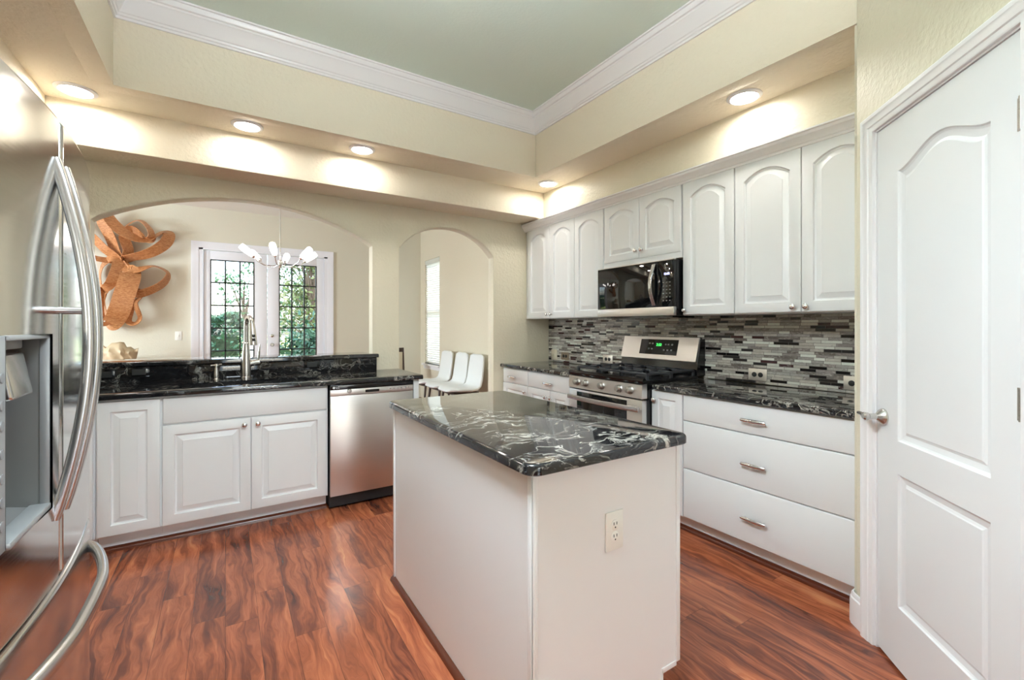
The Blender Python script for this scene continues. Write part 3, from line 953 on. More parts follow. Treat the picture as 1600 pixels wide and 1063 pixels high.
m = M(); m.box(XR-.010, .870, .927, XR-.0005, 3.988, 1.389)
tag(m.build('tile_backsplash', m_mosaic, smooth=0), 'grey and black glass and stone mosaic backsplash behind the range', 'backsplash')
XT = XR-.010
outlet('light_switch', 'white switch plate on the mosaic near the arch wall corner', (XT, 3.885, 1.000), RW, .10, .115, m_ivory, 'toggle', cat='switch')
outlet('outlet', 'taupe double socket on the mosaic beside the white switch plate', (XT, 3.70, .995), RW, .125, .08, plain('taupe_plate', srgb(140, 124, 104), .4), 'duplex_h')
outlet('outlet', 'steel double socket on the mosaic just behind the range', (XT, 3.07, 1.002), RW, .125, .08, m_plate_steel, 'duplex_h')
outlet('outlet', 'steel double socket on the mosaic above the three-drawer cabinet', (XT, 1.662, .986), RW, .125, .08, m_plate_steel, 'duplex_h')
outlet('outlet', 'steel double socket on the mosaic half hidden by the pantry corner', (XT, 1.10, .986), RW, .125, .08, m_plate_steel, 'duplex_h')

# uppers
XU = 2.71
UD = XR-XU-.002
UB, UT = 1.388, 2.335
ug = 'wall cabinets'
def upper(label, y0, y1, doors, zb=UB, fr=.058):
    w = y0-y1
    fronts = []
    for (a, b, kn) in doors:
        kw = {'rise': .055 if zb < 1.5 else .045, 'fr': fr}
        if kn: kw['knob'] = kn
        fronts.append(('door', a, b, zb+.006, 2.318, kw))
    o = thing('wall_cabinet', label, 'cabinet', (XU, y0, zb), RW, ug)
    b = M(); b.box(0, .02, 0, w, UD, UT-zb); b.build('carcass', m_white, o, smooth=0)
    for (kd, x0, x1, a, c, kw) in fronts:
        d = door_mesh(x0, x1, a-zb, c-zb, kw['fr'], kw['rise']).build('door', m_white, o, smooth=25)
        if 'knob' in kw: knob(d, kw['knob'][0], kw['knob'][1]-zb)
    return o
upper('white two-door wall cabinet in the corner against the arch wall', 3.988, 3.183, [(.052, .431, (.401, 1.432)), (.435, .803, (.464, 1.432))])
upper('white one-door wall cabinet between the corner cabinet and the microwave', 3.181, 2.80, [(.003, .375, None)])
upper('short white two-door wall cabinet above the microwave', 2.798, 2.024, [(.008, .386, (.358, 1.905)), (.390, .768, (.418, 1.905))], 1.835)
upper('white one-door wall cabinet just past the microwave', 2.020, 1.637, [(.006, .381, (.026, 1.424))])
upper('white two-door wall cabinet beside the pantry corner', 1.635, .870, [(.003, .388, (.352, 1.424)), (.392, .762, (.420, 1.424))])
m = M(); m.box(XU+.004, 2.024, 1.800, XU+.02, 2.798, 1.865); m.box(XU+.02, 2.024, 1.797, XR-.02, 2.798, 1.833)
tag(m.build('filler_rail', m_white, smooth=0), 'white filler rail between the microwave and the cabinet above', 'filler rail')
# cabinet crown
cm = M()
prof = [(XU+.004, 2.312), (XU-.006, 2.314), (XU-.008, 2.326), (XU-.016, 2.330), (XU-.024, 2.346), (XU-.040, 2.362), (XU-.044, 2.376), (XU-.052, 2.380), (XU-.053, 2.388), (XU+.012, 2.388)]
cm.rings([[(x, .868, z) for x, z in prof], [(x, 3.988, z) for x, z in prof]])
struct(cm.build('trim_4', m_trim, smooth=25), 'white crown molding along the top of the wall cabinets', 'crown molding')
# brown floor molding along the toe kicks
m = M()
def quarter(mm, p0, p1, nrm, r=.026):
    p0, p1, nrm = Vector(p0), Vector(p1), Vector(nrm)
    sec = [(0, 0)] + [(r*cos(radians(k)), r*sin(radians(k))) for k in range(0, 91, 15)]
    mm.rings([[(p.x+nrm.x*a, p.y+nrm.y*a, b) for a, b in sec] for p in (p0, p1)])
m = M(); quarter(m, (XB+.085, 2.05, 0), (XB+.085, .87, 0), (-1, 0, 0)); struct(m.build('trim_5', m_redwood))
m = M(); quarter(m, (XL, YP+.085, 0), (.615, YP+.085, 0), (0, -1, 0)); struct(m.build('trim_6', m_redwood))

# --- microwave
mw = thing('microwave', 'black glass over-the-range microwave with a curved steel handle', 'microwave', (2.64, 2.795, 1.387), RW)
w, H = .760, .398
b = M(); b.box(0, .03, 0, w, XR-2.64-.004, H, .003); b.box(.05, .05, -.012, w-.05, .3, 0); b.build('case', m_black, mw, smooth=30)
b = M(); b.box(0, 0, .064, .622, .03, H-.004, .003); dr = b.build('door', m_glass_dark, mw, smooth=30)
b = M(); b.box(.624, 0, .064, w-.001, .03, H-.004, .003); cpn = b.build('control_panel', m_glass_dark, mw, smooth=30)
b = M(); b.box(0, -.002, .002, w-.001, .03, .0635, .002); bs = b.build('bottom_trim', m_steel, mw, smooth=30); bs['label'] = 'brushed steel bottom strip'
b = M(); b.box(0, -.004, H-.0035, w-.001, .03, H+.004, .001); b.build('top_trim', m_steel, mw, smooth=30)
b = M(); b.bar([(.592-.0*k, -.004-.046*sin(pi*k/14), .078+(H-.10)*k/14) for k in range(15)], .030, .012, up=(0, 1, 0)); b.build('handle', m_steel_h, dr)['label'] = 'curved steel handle'
for r_ in range(6):
    for c_ in range(3):
        b = M(); b.box(.665+c_*.028, -.0012, .105+r_*.026, .665+c_*.028+.012, 0, .105+r_*.026+.006); b.build('touch_key', m_icon, cpn, smooth=0)
b = M(); b.box(.69, -.0012, .34, .715, 0, .344); b.build('touch_key', m_icon, cpn, smooth=0)
text('display', '12:08', .022, m_blue_led, cpn, (.700, -.0015, .298), (radians(90), 0, 0))
text('logo', 'LG', .018, m_whiteprint, bs, (.056, -.0028, .033), (radians(90), 0, 0))
b = M(); b.lathe([(.0085, 0), (.0085, .0008)], (.030, -.002, .033), (0, -1, 0), 20); b.build('logo_disc', m_whiteprint, bs)

# --- gas range
st = thing('gas_range', 'stainless steel gas range with black cooktop and five front knobs', 'range', (2.335, 2.806, 0), RW)
w = .752
b = M(); b.box(.003, .05, .03, w-.003, .68, .925, .002); b.box(.03, .08, 0, w-.03, .66, .03); b.build('body', m_black, st, smooth=30)
b = M()       # front control panel, leaning back a little
b.prism([(.0, .826), (.052, .826), (.052, .926), (.020, .926), (.004, .918)], .0, w, 'x'); cpn = b.build('control_panel', m_steel, st, smooth=30)
for x in (.101, .198, .375, .547, .647):
    k = M(); k.lathe([(.029, 0), (.029, .005), (.024, .009), (.0225, .032), (.019, .036), (.004, .037)], (x, .005, .874), (0, -1, .1), 24)
    k.box(x-.004, -.034, .857, x+.004, -.026, .893, .002)
    kb = k.build('knob', m_knob, cpn); kb['label'] = 'round steel burner knob'
b = M(); b.box(.0, .004, .245, w, .05, .815, .004); od = b.build('oven_door', m_steel, st, smooth=30)
b = M(); b.box(.095, .001, .36, w-.135, .01, .800, .002); b.build('oven_window', m_glass_dark, od, smooth=30)['label'] = 'dark oven window'
b = M(); b.bar([(.012+(w-.024)*k/16, .004-.022-.026*sin(pi*k/16), .756) for k in range(17)], .036, .014, up=(0, 1, 0))
b.bar([(.03, .006, .756), (.03, -.03, .756)], .02, .012); b.bar([(w-.03, .006, .756), (w-.03, -.03, .756)], .02, .012); b.build('oven_handle', m_steel_h, od)['label'] = 'curved steel bar handle'
b = M(); b.box(.0, .006, .06, w, .05, .24, .004); b.build('storage_drawer', m_steel, st, smooth=30)
b = M(); b.prism([(.010, .926), (.60, .926), (.60, .944), (.045, .946), (.03, .962), (.012, .961), (.002, .945)], -.004, w+.004, 'x'); ck = b.build('cooktop', m_black, st, smooth=30)
for bx, by, r in ((.17, .20, .05), (.59, .20, .055), (.17, .45, .042), (.59, .45, .042), (.38, .32, .05)):
    q = M(); q.lathe([(r, 0), (r, .012), (r*.8, .016), (r*.75, .022), (.003, .024)], (bx, by, .945), n=24); q.build('burner', m_blackmat, ck)
for gx0, gx1 in ((.03, .262), (.268, .494), (.50, .732)):
    gr = M(); z = .985
    y0, y1 = .075, .575
    for xx in (gx0, gx1): gr.bar([(xx, y0, z), (xx, y1, z)], .014, .016)
    for yy in (y0, (y0+y1)/2, y1): gr.bar([(gx0, yy, z), (gx1, yy, z)], .014, .016)
    for yy in ((y0*3+y1)/4, (y0+y1*3)/4):
        gr.bar([(gx0, yy, z), (gx0+.085, yy, z+.006)], .011, .016); gr.bar([(gx1, yy, z), (gx1-.085, yy, z+.006)], .011, .016)
        xm = (gx0+gx1)/2
        gr.bar([(xm, yy-.125, z), (xm, yy-.035, z+.006)], .011, .016); gr.bar([(xm, yy+.125, z), (xm, yy+.035, z+.006)], .011, .016)
    for xx in (gx0, gx1):
        for yy in (y0, (y0+y1)/2, y1): gr.box(xx-.009, yy-.009, .945, xx+.009, yy+.009, z)
    gr.build('burner_grate', m_iron, ck, smooth=30)['label'] = 'cast iron burner grate'
b = M()        # back guard
b.prism([(.59, .945), (.69, .945), (.69, 1.215), (.645, 1.215), (.600, 1.045)], .0, w, 'x'); bg = b.build('backguard', m_black, st, smooth=30)
b = M()
b.prism([(.592, 1.048), (.602, 1.042), (.652, 1.218), (.640, 1.226)], -.002, w-.012, 'x'); fp = b.build('backguard_panel', m_steel, st, smooth=30)
an = math.atan2(1.226-1.048, .640-.592)
nx = Vector((0, -sin(an), cos(an)))      # outward
R_ = Matrix.Rotation(an, 4, 'X')         # rotates local (x, up-slope) plane
mid = Vector((0, .616, 1.137))
def on_guard(x, s, off=.0): return Vector((x, mid.y, mid.z)) + Vector((0, cos(an), sin(an)))*s + nx*off
q = M(); q.rings([[on_guard(.195, -.055, .0015), on_guard(.565, -.055, .0015), on_guard(.565, .070, .0015), on_guard(.195, .070, .0015)], [on_guard(.195, -.055, -.004), on_guard(.565, -.055, -.004), on_guard(.565, .070, -.004), on_guard(.195, .070, -.004)]])
dp = q.build('display_panel', m_glass_dark, fp, smooth=0)
text('clock_display', '2:32', .030, m_green_led, dp, on_guard(.385, .025, .003), (an, 0, 0))
for (x, v) in ((.29, .035), (.32, .035), (.29, -.01), (.32, -.01), (.45, .03), (.475, .03), (.51, .03), (.44, -.015), (.475, -.015), (.51, -.015)):
    q = M(); q.rings([[on_guard(x-.008, v-.006, f), on_guard(x+.008, v-.006, f), on_guard(x+.008, v+.006, f), on_guard(x-.008, v+.006, f)] for f in (.0022, .001)])
    q.build('touch_key', m_icon, dp, smooth=0)

# --- island
IX0, IX1, IY0, IY1 = .745, 1.395, 1.052, 2.295
isl = thing('kitchen_island', 'white panelled kitchen island in the middle of the wood floor', 'island', (IX0, IY0, 0))
w, d = IX1-IX0, IY1-IY0
b = M()
b.box(.004, .02, 0, w-.10, d-.02, .893); b.box(.004, .02, .105, w-.004, d-.02, .893)
b.build('carcass', m_white, isl, smooth=0)
b = M(); poly_e = [(.0, 0), (w-.092, 0), (w-.092, .088), (w-.020, .105), (w-.020, .893), (.0, .893)]
b.prism(poly_e, 0, .02, 'y'); b.build('end_panel', m_white, isl, smooth=0)
b = M(); b.box(.0, d-.02, 0, w-.02, d, .893); b.build('end_panel', m_white, isl, smooth=0)
b = M(); b.box(-.006, .0, 0, .004, d, .893); b.build('side_panel', m_white, isl, smooth=0)
b = M(); b.box(-.010, -.005, 0, .012, .0, .893, .001); b.box(-.011, -.005, 0, -.006, .016, .893, .001); b.build('corner_strip', m_white, isl, smooth=30)
b = M(); b.box(-.011, d-.018, 0, -.006, d+.004, .893, .001); b.build('corner_strip', m_white, isl, smooth=30)
b = M(); b.box(w-.020, -.004, .1, w, .02, .893, .001); b.box(w-.098, -.004, .088, w-.02, .0, .106, .001); b.box(w-.098, -.004, 0, w-.092, .0, .1, .001)
b.build('face_frame', m_white, isl, smooth=30)
for k in range(2): door_mesh(-.0, .59, .114, .885).build('door', m_white, isl, smooth=25)
ds = [c for c in isl.children if c.name.startswith('door')]
for k, o in enumerate(ds):
    o.location = (w+.019, .03+k*.60, 0); o.rotation_euler = (0, 0, radians(90))
b = M(); quarter(b, (-.006, 0, 0), (-.006, d, 0), (-1, 0, 0), .022); b.build('floor_molding', m_redwood, isl)['label'] = 'reddish wood floor molding'
ct = rounded_rect(.706, 1.012, 1.412, 2.312, .045, 6, (1, 1, 1, 1))
o = counter_mesh(ct, .895, .928, .012)
tag(o.build('island_countertop', m_granite, smooth=30), 'polished black veined granite slab on top of the island', 'countertop')
outlet('outlet', 'white duplex outlet on the white end panel of the island', (1.063, IY0, .652), 0, .077, .125, m_plate, 'duplex_v')

# --- refrigerator (faces +x): built in world axes round its own base point
FY0, FYC, FY1 = 1.015, 1.470, 1.925
def FX(y): return -.328 - .172*(y-FYC)**2
fr = thing('refrigerator', 'tall stainless steel french-door refrigerator with bowed handles', 'refrigerator', (-.75, FYC, 0))
OX, OY = -.75, FYC
def L(x, y, z): return (x-OX, y-OY, z)
b = M(); b.box(-1.18-OX, FY0+.006-OY, .03, -.462-OX, FY1-.006-OY, 1.775, .006); b.box(-1.15-OX, FY0+.03-OY, 0, -.5-OX, FY1-.03-OY, .03); b.build('case', m_greydk, fr, smooth=30)['label'] = 'grey case behind the doors'
DT = 1.805; DB = .722
def fridge_front(y0, y1, z0, z1, hole=None, back=-.45, rnd=.008):
    mm = M()
    ny = 16
    ys = [y0+(y1-y0)*k/ny for k in range(ny+1)]
    zs = [z0, z1]
    if hole:
        ys = sorted(set([y for y in ys if min(abs(y-hole[0]), abs(y-hole[1])) > .008] + [hole[0], hole[1]])); zs = [z0, hole[2], hole[3], z1]
    def PT(y, z):
        e = 0
        return L(FX(y), y, z)
    for i in range(len(ys)-1):
        for j in range(len(zs)-1):
            if hole and ys[i] >= hole[0]-1e-6 and ys[i+1] <= hole[1]+1e-6 and j == 1: continue
            mm.face([PT(ys[i], zs[j]), PT(ys[i+1], zs[j]), PT(ys[i+1], zs[j+1]), PT(ys[i], zs[j+1])])
    for z in (z0, z1):
        for i in range(len(ys)-1): mm.face([PT(ys[i], z), PT(ys[i+1], z), L(back, ys[i+1], z), L(back, ys[i], z)])
    for y in (y0, y1):
        for j in range(len(zs)-1): mm.face([PT(y, zs[j]), PT(y, zs[j+1]), L(back, y, zs[j+1]), L(back, y, zs[j])])
    mm.face([L(back, y0, z0), L(back, y1, z0), L(back, y1, z1), L(back, y0, z1)])
    return mm
HY0, HY1, HZ0, HZ1 = 1.075, 1.412, .905, 1.298
dl = fridge_front(FY0, FYC-.007, DB, DT, (HY0, HY1, HZ0, HZ1)).build('door', m_steel_f, fr, smooth=20, bevel=.010); dl['label'] = 'steel door with the water and ice dispenser'
dr = fridge_front(FYC+.007, FY1, DB, DT).build('door', m_steel_f, fr, smooth=20, bevel=.012)
# dispenser
CV0 = 1.185
b = M()
fx = FX(1.25)
b.box(-.42-OX, HY0+.001-OY, HZ0+.001, fx-.001-OX, CV0-OY, HZ1-.001, .002)        # control column
dispc = b.build('dispenser_panel', m_grey_plastic, dl, smooth=30)
for z in (1.222, 1.172, 1.135, 1.085, 1.04, .998, .955):
    q = M(); q.lathe([(.0095, 0), (.0095, .0008), (.0085, .0010)], L(fx-.001, CV0-.016, z), (1, 0, 0), 20); q.build('button', m_button, dispc)
b = M()                                                                          # cavity
a0, a1, c0, c1, bk, ft = CV0, HY1-.002, HZ0+.002, HZ1-.002, -.435, FX(1.3)-.004
for pts in ([(ft, a0, c0), (ft, a0, c1), (bk, a0, c1), (bk, a0, c0)], [(ft, a1, c0), (ft, a1, c1), (bk, a1, c1), (bk, a1, c0)], [(bk, a0, c0), (bk, a1, c0), (bk, a1, c1), (bk, a0, c1)],
            [(ft, a0, c1), (ft, a1, c1), (bk, a1, c1), (bk, a0, c1)], [(ft, a0, c0+.002), (ft, a1, c0+.002), (bk, a1, c0+.022), (bk, a0, c0+.022)]):
    b.face([L(*p) for p in pts])
cv = b.build('dispenser_recess', m_steel_d, dl, smooth=0); cv['label'] = 'dark grey dispenser recess'
b = M(); b.box(ft-.012-OX, a0-OY, c1-.008, ft+.004-OX, a1+.003-OY, c1+.002, .002); b.box(ft-.012-OX, a1-.002-OY, c0, ft+.004-OX, a1+.003-OY, c1, .001); b.box(ft-.03-OX, a0-OY, c0-.002, ft+.006-OX, a1+.003-OY, c0+.012, .003); b.build('recess_rim', m_grey_plastic, cv, smooth=30)
b = M(); b.box(-.43-OX, 1.255-OY, 1.268, -.362-OX, 1.36-OY, 1.295, .004); b.build('ice_chute', m_grey_plastic, cv, smooth=30)
b = M(); b.box(-.010, -.055, -.046, .010, .055, .046, .007, 3, Matrix.Translation(L(-.362, 1.305, 1.215)) @ Matrix.Rotation(radians(-10), 4, 'Y')); b.build('paddle', m_nickel, cv)['label'] = 'shiny dispenser paddle'
# door handles
def vhandle(y, parent):
    h = M()
    n = 24; pts = []
    for k in range(n+1):
        t = k/n; z = .872+(1.70-.872)*t
        bow = sin(pi*t)**.9
        pts.append(L(FX(y)-.004+.060*bow, y, z))
    h.bar(pts, .030, .022, up=(1, 0, 0), rnd=.35)
    h.cyl(L(FX(y)-.01, y, 1.352), L(FX(y)+.05, y, 1.352), .008, n=14)
    h.build('handle', m_steel_h, parent)['label'] = 'tall bowed steel handle'
vhandle(1.438, dl); vhandle(1.512, dr)
fz = fridge_front(FY0, FY1, .09, .712).build('freezer_drawer', m_steel_f, fr, smooth=20, bevel=.010)
h = M(); pts = []
for k in range(29):
    t = k/28; y = 1.072+(1.868-1.072)*t
    bow = min(1, sin(pi*t)*1.15)**.6
    pts.append(L(FX(y)-.006+.060*bow, y, .640))
h.bar(pts, .034, .024, up=(1, 0, 0), rnd=.45); h.build('handle', m_steel_h, fz)['label'] = 'long bowed freezer handle'
b = M(); b.box(-.5-OX, FY0+.02-OY, .02, -.40-OX, FY1-.02-OY, .085); b.build('kick_grille', m_blackmat, fr, smooth=0)
b = M(); b.box(-.50-OX, FYC-.02-OY, DB+.01, -.455-OX, FYC+.02-OY, DT-.02); b.build('center_mullion', m_greydk, fr, smooth=0)

# --- recessed ceiling lights
proto = thing('recessed_light', 'lit round recessed light in the corner of the ceiling ring nearest the fridge', 'ceiling light', (-.718, 3.49, RZ), 0, 'recessed ceiling lights')
q = M(); q.lathe([(.095, -.001), (.095, -.004), (.086, -.010), (.074, -.012), (.072, -.006), (.072, -.002)], n=40); q.build('trim_ring', m_trim, proto)
q = M(); q.lathe([(.0735, -.0035), (.0735, -.0055)], n=40); q.build('diffuser', m_lamp, proto)['label'] = 'glowing diffuser'
for (x, y, lab) in ((.123, 3.49, 'lit round recessed light above the sink, second along from the fridge'), (.875, 3.49, 'lit round recessed light above the dishwasher, between the two arches'),
                    (2.565, 3.385, 'lit round recessed light in the ceiling corner over the corner wall cabinets'), (2.562, 1.485, 'lit round recessed light over the wall cabinet beside the pantry')):
    o = copy_tree(proto); o.location = (x, y, RZ); o['label'] = lab
for (x, y) in ((-.72, 1.2), (-.72, -.8)):  # extra out-of-view lamps added to even out the kitchen's light
    o = copy_tree(proto); o.location = (x, y, RZ); o['label'] = 'added unseen recessed light in the ceiling ring above and behind the camera'

cf = thing('added_fill_pendant', 'added fill light shaped as a square tray pendant, unseen above the camera', 'pendant light', (.3, 1.0, TZ))
b = M(); b.cyl((0, 0, 0), (0, 0, -.76), .008, n=10); b.lathe([(.06, 0), (.06, -.015), (.012, -.03)]); b.build('stem', m_nickel, cf)  # made-up fixture housing the two added fill lamps
b = M(); b.box(-.26, -.26, -.85, -.235, .26, -.74, .004); b.box(.235, -.26, -.85, .26, .26, -.74, .004); b.box(-.235, -.26, -.85, .235, -.235, -.74, .004); b.box(-.235, .235, -.85, .235, .26, -.74, .004); b.box(-.235, -.235, -.80, .235, .235, -.77)
b.build('lamp_tray', m_trim, cf, smooth=30)

# ------------------------------------------------------------------ dining and living room
# chandelier
ch = thing('chandelier', 'chrome chandelier with lit upward glass shades in front of the double doors', 'chandelier', (.55, 6.0, DZ))
b = M(); b.lathe([(.06, 0), (.06, -.012), (.02, -.03), (.006, -.035)]); b.build('ceiling_cap', m_nickel, ch)
b = M(); b.cyl((0, 0, -.03), (0, 0, -.93), .006, n=10); b.lathe([(.02, -.93), (.028, -.96), (.02, -1.0), (.006, -1.03)]); b.build('stem', m_nickel, ch)
for k in range(6):
    a = radians(60*k+14); ca, sa = cos(a), sin(a)
    b = M(); b.tube([(ca*r, sa*r, z) for r, z in ((.015, -.985), (.08, -1.01), (.18, -1.005), (.25, -.965), (.275, -.93))], .0055, 10)
    b.lathe([(.012, 0), (.02, .012), (.02, .03)], (ca*.275, sa*.275, -.93), (ca*.65, sa*.65, .75)); b.build('arm', m_chrome, ch)
    q = M(); O = Vector((ca*.285, sa*.285, -.915)); ax = Vector((ca*.80, sa*.80, .62)).normalized()
    q.lathe([(.016, 0), (.026, .02), (.034, .08), (.036, .145), (.030, .17), (.005, .165)], O, ax, 18); q.build('glass_shade', m_shade, ch)['label'] = 'glowing glass shade'

# bent-wood wall sculpture
def ribbon(mm, pts, width, thick=.006, n=72):
    """closed loop of flat veneer: pts = (x, z, depth, twist 0..1) ; twist 0: width points out of the wall, 1: width lies in the wall's plane"""
    P = len(pts)
    def cr(i, t):
        p0, p1, p2, p3 = (Vector(pts[(i+k) % P]) for k in (-1, 0, 1, 2))
        return .5*((2*p1)+(p2-p0)*t+(2*p0-5*p1+4*p2-p3)*t*t+(3*p1-p0-3*p2+p3)*t**3)
    c = []
    for k in range(n):
        u = P*k/n; i = int(u); c.append(cr(i, u-i))
    rings = []
    for k in range(n):
        a, b = c[k-1], c[(k+1) % n]
        T = Vector((b[0]-a[0], -(b[2]-a[2]), b[1]-a[1])).normalized()
        p = Vector((c[k][0], -c[k][2], c[k][1]))
        out = Vector((0, -1, 0)); inn = T.cross(out).normalized()
        tw = c[k][3]*pi/2
        Wd = (out*cos(tw) + inn*sin(tw)); Wd = (Wd - T*T.dot(Wd)).normalized(); Nn = T.cross(Wd)
        h = width/2
        rings.append([p+Wd*h+Nn*thick/2, p-Wd*h+Nn*thick/2, p-Wd*h-Nn*thick/2, p+Wd*h-Nn*thick/2])
    rings.append(rings[0])
    mm.rings(rings, cap0=False, cap1=False)
def px(u, v): # image trace of the sculpture -> metres on the far wall
    a = (u-800)/701.5; s_, c_ = sin(.5681), cos(.5681)
    t = 7.72/(c_-a*s_)
    return (t*(s_+a*c_), 1.316+(509.2-v)/701.5*t)
AX, AZ = px(185, 410)
art = thing('wall_sculpture', 'looping bent wood ribbon sculpture on the far wall above the sofa', 'wall sculpture', (AX, YF-.001, AZ))
def loop(pts, width):
    mm = M()
    ribbon(mm, [(px(u, v)[0]-AX, px(u, v)[1]-AZ, dp, tw) for u, v, dp, tw in pts], width)
    mm.build('wood_ribbon', m_veneer, art, smooth=60)
loop([(184, 402, .10, .5), (172, 372, .16, .55), (160, 345, .20, .6), (168, 338, .24, .5), (180, 352, .26, .6), (200, 368, .28, .55), (228, 376, .22, .3), (252, 362, .10, .25), (264, 366, .14, .5), (258, 382, .22, .65), (235, 396, .22, .5), (205, 402, .14, .3)], .15)
loop([(190, 404, .12, .3), (190, 362, .10, .25), (200, 348, .10, .2), (218, 344, .14, .2), (234, 358, .22, .25), (238, 372, .26, .35), (228, 374, .18, .3), (205, 358, .12, .6), (194, 370, .16, .75), (200, 392, .14, .6)], .12)
loop([(182, 406, .12, .5), (162, 388, .16, .6), (142, 368, .14, .5), (118, 346, .12, .4), (104, 372, .10, .3), (138, 400, .16, .35)], .12)
loop([(186, 408, .12, .6), (200, 420, .18, .7), (216, 422, .22, .5), (240, 416, .18, .15), (260, 424, .10, .15), (260, 436, .12, .3), (245, 450, .2, .45), (215, 460, .24, .6), (206, 444, .2, .7), (198, 424, .14, .6)], .12)
loop([(206, 432, .28, .75), (198, 462, .34, .9), (188, 492, .34, .75), (176, 505, .26, .45), (166, 500, .16, .2), (166, 484, .10, .1), (182, 456, .12, .15), (200, 428, .2, .4)], .22)
loop([(184, 410, .18, .65), (180, 432, .24, .75), (170, 448, .22, .55), (158, 448, .16, .3), (154, 432, .10, .2), (158, 414, .10, .3), (172, 404, .16, .55)], .12)
loop([(206, 456, .14, .35), (204, 482, .16, .5), (201, 502, .2, .45), (212, 506, .22, .3), (219, 496, .20, .4), (211, 474, .16, .45), (220, 462, .10, .2), (218, 454, .1, .2)], .09)
loop([(160, 455, .14, .4), (154, 478, .2, .5), (160, 502, .25, .45), (168, 500, .2, .2), (160, 472, .12, .25)], .13)
b = M(); b.cyl((0, 0, -.02), (0, -.06, -.02), .06, n=16); b.build('wall_mount', m_dwood, art)

outlet('light_switch', 'white switch plate on the far wall beside the double doors', (-.56, YF, 1.173), 0, .08, .125, m_plate, 'toggle', cat='switch')

# sofa and pillow
so = thing('sofa', 'cream sofa along the far wall under the wood sculpture', 'sofa', (-2.0, 7.45, 0))
b = M(); b.box(-1.15, -.4, .08, 1.0, .38, .42, .04, 3); b.build('seat', m_sofa, so, smooth=40)
b = M(); b.box(-1.15, .14, .40, 1.0, .40, .90, .06, 3); b.build('back', m_sofa, so, smooth=40)
for x in (-1.15, .82):
    b = M(); b.box(x, -.4, .40, x+.18, .2, .66, .05, 3); b.build('arm', m_sofa, so, smooth=40)
for x in (-1.05, .85):
    for y in (-.33, .3):
        b = M(); b.cyl((x, y, 0), (x, y, .09), .025, n=10); b.build('leg', m_dwood, so)
def pillow():
    mm = M(); t_ = bmesh.new()
    bmesh.ops.create_cube(t_, size=1); bmesh.ops.subdivide_edges(t_, edges=list(t_.edges), cuts=9, use_grid_fill=True)
    rnd = random.Random(4)
    for v in t_.verts:
        x, y, z = v.co
        k = (1-(2*abs(x))**3)*(1-(2*abs(z))**3)
        v.co = Vector((x*.38, y*.20*(.25+.75*max(k, 0)), z*.30 + .05*sin(9*x+2)*max(z, 0)))
        v.co += Vector((0, .018*sin(24*x+11*z), .014*sin(26*x)+.02*sin(7*x+1)))
    bmesh.ops.rotate(t_, cent=(0, 0, 0), matrix=Matrix.Rotation(radians(12), 3, 'X') @ Matrix.Rotation(radians(10), 3, 'Y'), verts=t_.verts)
    mm.add(t_); return mm
o = pillow().build('pillow', m_fabric, smooth=60); o.location = (-1.14, 7.36, .93)
tag(o, 'rumpled beige throw pillow showing above the granite ledge', 'pillow')

# white upholstered chairs
def chair_proto():
    c = thing('dining_chair', 'white upholstered chair with dark legs, first of the row behind the counter end', 'chair', (2.70, 5.46, 0), radians(-90), 'white dining chairs')
    # local: faces -y, x across
    mm = M()
    prof = [(-.27, .455), (-.24, .47), (-.1, .462), (.05, .452), (.14, .462), (.19, .50), (.215, .58), (.235, .72), (.25, .84), (.255, .90), (.256, .925)]
    hw = [.15, .195, .22, .225, .222, .218, .215, .21, .20, .185, .12]
    rings = []
    for i, ((y, z), h) in enumerate(zip(prof, hw)):
        t = Vector((prof[min(i+1, len(prof)-1)][0]-prof[max(i-1, 0)][0], prof[min(i+1, len(prof)-1)][1]-prof[max(i-1, 0)][1])).normalized()
        nrm = Vector((-t.y, t.x)); th = .028 if 0 < i < len(prof)-1 else .008
        r = []
        for k in range(20):
            a = 2*pi*k/20
            cx = abs(cos(a))**.45*(1 if cos(a) >= 0 else -1)*h; cn = abs(sin(a))**.7*(1 if sin(a) >= 0 else -1)*th
            cn += .018*(abs(cx)/max(h, .01))**2
            r.append((cx, y+nrm.x*cn, z+nrm.y*cn))
        rings.append(r)
    mm.rings(rings)
    mm.build('seat_shell', m_chair, c, smooth=60)
    for sx in (-1, 1):
        for y, y2 in ((-.19, -.24), (.15, .22)):
            b = M(); b.tube([(sx*.17, y, .435), (sx*.20, y2, 0)], [.018, .011], 10); b.build('leg', m_dwood, c)
    b = M(); b.box(-.18, -.2, .415, .18, .16, .437, .004); b.build('under_frame', m_dwood, c, smooth=30)
    return c
c0 = chair_proto()
c0.rotation_euler = (0, 0, radians(-90)); c0.location = (2.68, 5.46, 0)
for y, lab in ((5.92, 'white upholstered chair with dark legs, middle one of the three in the row'), (6.44, 'white upholstered chair with dark legs, the one closest to the blind window')):
    o = copy_tree(c0); o.location = (2.68, y, 0); o['label'] = lab
# a dark wooden chair, its back just past the arch
wc = thing('wooden_chair', 'dark wooden framed chair mostly hidden behind the pillar between the arches', 'chair', (2.285, 7.05, 0))
for sx in (-.21, .21):
    b = M(); b.bar([(sx, .2, 0), (sx, .2, .45), (sx, .25, .95)], .035, .03, up=(1, 0, 0)); b.build('back_leg', m_dwood, wc)
    b = M(); b.bar([(sx, -.2, 0), (sx, -.2, .44)], .035, .035, up=(1, 0, 0)); b.build('front_leg', m_dwood, wc)
b = M(); b.box(-.21, .235, .88, .21, .262, .95, .004); b.build('top_rail', m_dwood, wc, smooth=30)
b = M(); b.box(-.195, .215, .50, .195, .232, .88, .004); b.build('back_pad', m_sofa, wc, smooth=30)
b = M(); b.box(-.23, -.22, .43, .23, .22, .48, .012); b.build('seat', m_sofa, wc, smooth=30)

